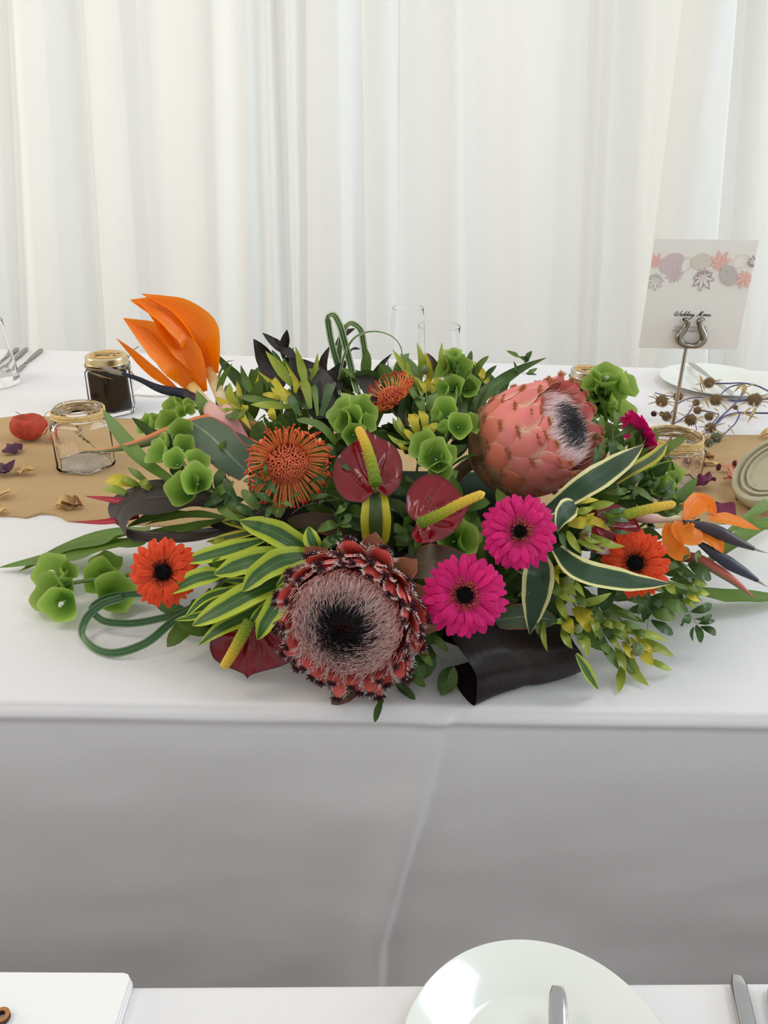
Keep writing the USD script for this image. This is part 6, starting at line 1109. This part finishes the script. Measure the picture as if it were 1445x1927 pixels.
tr = thing('dried_rosebud', 'pinkish dried rosebud sprig by the tilted jar lid', 'dried rosebud', at=T(1372, 892, RUN))
for i, (x, y, m) in enumerate([(1368, 880, 'petal_coral'), (1376, 892, 'petal_coral'), (1370, 900, 'petal_coral'), (1380, 900, 'petal_coral'), (1387, 880, 'petal_coral')]):
    c = [T(x - 7, y + 2, RUN + .003), T(x, y, RUN + .008), T(x + 8, y - 2, RUN + .006)]; v, f, uv = ribbon(c, 13 * s0, 'oval', [0, -.4, 1], None, .9, .5, 2, 10, 6, 0, i); v[:, 2] += max(0, TZ + RUN + .001 - v[:, 2].min()); part(tr, 'petal', (v, f), m)
for x, y in ((1380, 874), (1384, 888), (1350, 880)):
    c = [T(x, y + 6, RUN + .003), T(x + 2, y - 2, RUN + .009), T(x + 5, y - 8, RUN + .013)]; v, f, uv = ribbon(c, 9 * s0, 'lance', [0, -.5, 1], None, .4, 0, 2, 8, 4); part(tr, 'sepal', (v, f), 'dried_dark')
part(tr, 'stalk', tube([T(1350, 879, RUN + .004), T(1360, 876, RUN + .005), T(1372, 884, RUN + .005)], .0009, 5, 10), 'petal_coral')

# ---- thistle sprig lying over the right jar
simple('thistle_head', (136, 112, 78), .8, noise=.25, scale=300); simple('thistle_green', (120, 122, 92), .8, noise=.25, scale=300); simple('thistle_stem', (92, 84, 118), .6, noise=.2, scale=120); simple('thistle_bract', (168, 142, 94), .75, noise=.25, scale=200); simple('thistle_dark', (74, 54, 46), .8)
ts = thing('thistle_sprig', 'dried blue-stemmed thistle sprig with spiky brown heads at the right', 'dried thistle', at=T(1330, 780, .03))
hz = lambda x, y, h=.034: T(1200 + x / 5.898, 680 + y / 5.898, h)
for pl, w in [([(1700, 430), (1445, 328), (1300, 265), (1180, 243), (1000, 245), (830, 245)], 2.0), ([(1750, 400), (1445, 415), (1250, 425), (1050, 435), (960, 410), (880, 420)], 2.6), ([(1180, 245), (1140, 400), (1050, 500), (900, 640), (780, 780), (690, 830)], 2.2), ([(1180, 250), (1050, 275), (960, 330), (900, 400)], 1.8), ([(1750, 570), (1445, 575), (1280, 572), (1120, 570), (990, 600), (880, 690), (820, 740)], 2.2), ([(1135, 580), (1080, 690), (1010, 760), (940, 830)], 1.8), ([(900, 590), (800, 560), (680, 548)], 1.5), ([(760, 395), (600, 405), (480, 450), (370, 570)], 1.6), ([(620, 480), (560, 580), (450, 665), (300, 735), (110, 792)], 1.6), ([(1090, 515), (1130, 580)], 1.4), ([(330, 600), (270, 585)], 1.2), ([(900, 600), (830, 700), (870, 850)], 1.4), ([(740, 400), (690, 250)], 1.2), ([(600, 860), (650, 740), (620, 660)], 1.2), ([(480, 400), (320, 380), (190, 350)], 1.2)]:
    c = np.array([hz(x, y) for x, y in pl]); part(ts, 'stem', tube(c, w * mpp(c[0]) * .8, 6, 6 * len(pl)), 'thistle_stem')
g = np.random.default_rng(5)
for x, y, r, k in [(790, 240, 62, 1), (450, 390, 58, 1), (270, 440, 72, 1), (870, 430, 70, 1), (1300, 430, 80, 1), (650, 460, 42, 1), (665, 545, 46, 1), (590, 650, 70, 1), (795, 610, 52, 1), (810, 740, 65, 1), (610, 862, 56, 2), (870, 850, 68, 2), (180, 582, 34, 3), (265, 585, 28, 3), (320, 612, 58, 1), (1085, 510, 30, 1), (790, 905, 52, 2)]:
    c = hz(x, y, .036); R = r / 5.898 * mpp(c); N = 150; k_ = np.arange(N) + .5; th = np.arccos(1 - 2 * k_ / N); ph_ = k_ * 2.399963; d = np.stack([np.sin(th) * np.cos(ph_), np.sin(th) * np.sin(ph_), np.cos(th)], 1)
    m = trimesh.creation.icosphere(2, R * .72); mat = {1: 'thistle_head', 2: 'thistle_green', 3: 'thistle_dark'}[k]
    hd = part(ts, 'flower_head', join([(m.vertices + c, m.faces), hairs(c + d * R * .66, c + d * R * g.uniform(.95, 1.25, (N, 1)), 0, R * .09)]), mat)
    if k != 3:
        bs = []
        for j in range(7):
            a_ = 2 * np.pi * j / 7 + g.uniform(-.4, .4); dd = nz([math.cos(a_), math.sin(a_) * .8, g.uniform(-.25, .45)]); ln = R * g.uniform(1.5, 2.3); v, f, uv = ribbon([c + dd * R * .6, c + dd * (R * .6 + ln * .5) + [0, 0, .0008], c + dd * (R * .6 + ln)], R * .26, 'lance', [0, -.5, 1], None, .4, 0, 2, 7, 2); bs.append((v, f))
        vv, ff = join(bs); vv[:, 2] = np.maximum(vv[:, 2], TZ + .006); part(hd, 'spiny_bracts', (vv, ff), 'thistle_bract')
for x, y, tx, ty, w in [(740, 330, 690, 150, 34), (760, 360, 580, 292, 30), (740, 420, 795, 530, 36), (1150, 260, 1060, 350, 32), (1180, 260, 1175, 380, 60), (1200, 290, 1300, 250, 26), (1120, 580, 960, 635, 30), (1140, 570, 1345, 640, 44), (1320, 500, 1215, 690, 34), (1150, 600, 1260, 510, 26), (1380, 480, 1440, 520, 24), (940, 480, 1010, 570, 24), (900, 560, 840, 520, 24), (690, 660, 760, 700, 20), (560, 700, 500, 680, 20), (1000, 700, 1080, 830, 22)]:
    c = [hz(x, y, .035), hz((x + tx) / 2, (y + ty) / 2, .037), hz(tx, ty, .032)]; v, f, uv = ribbon(c, w / 5.898 * mpp(c[0]), 'lance', [0, -.4, 1], None, .4, .1, 2, 9, 4); part(ts, 'dry_leaf', (v, f), 'thistle_bract')
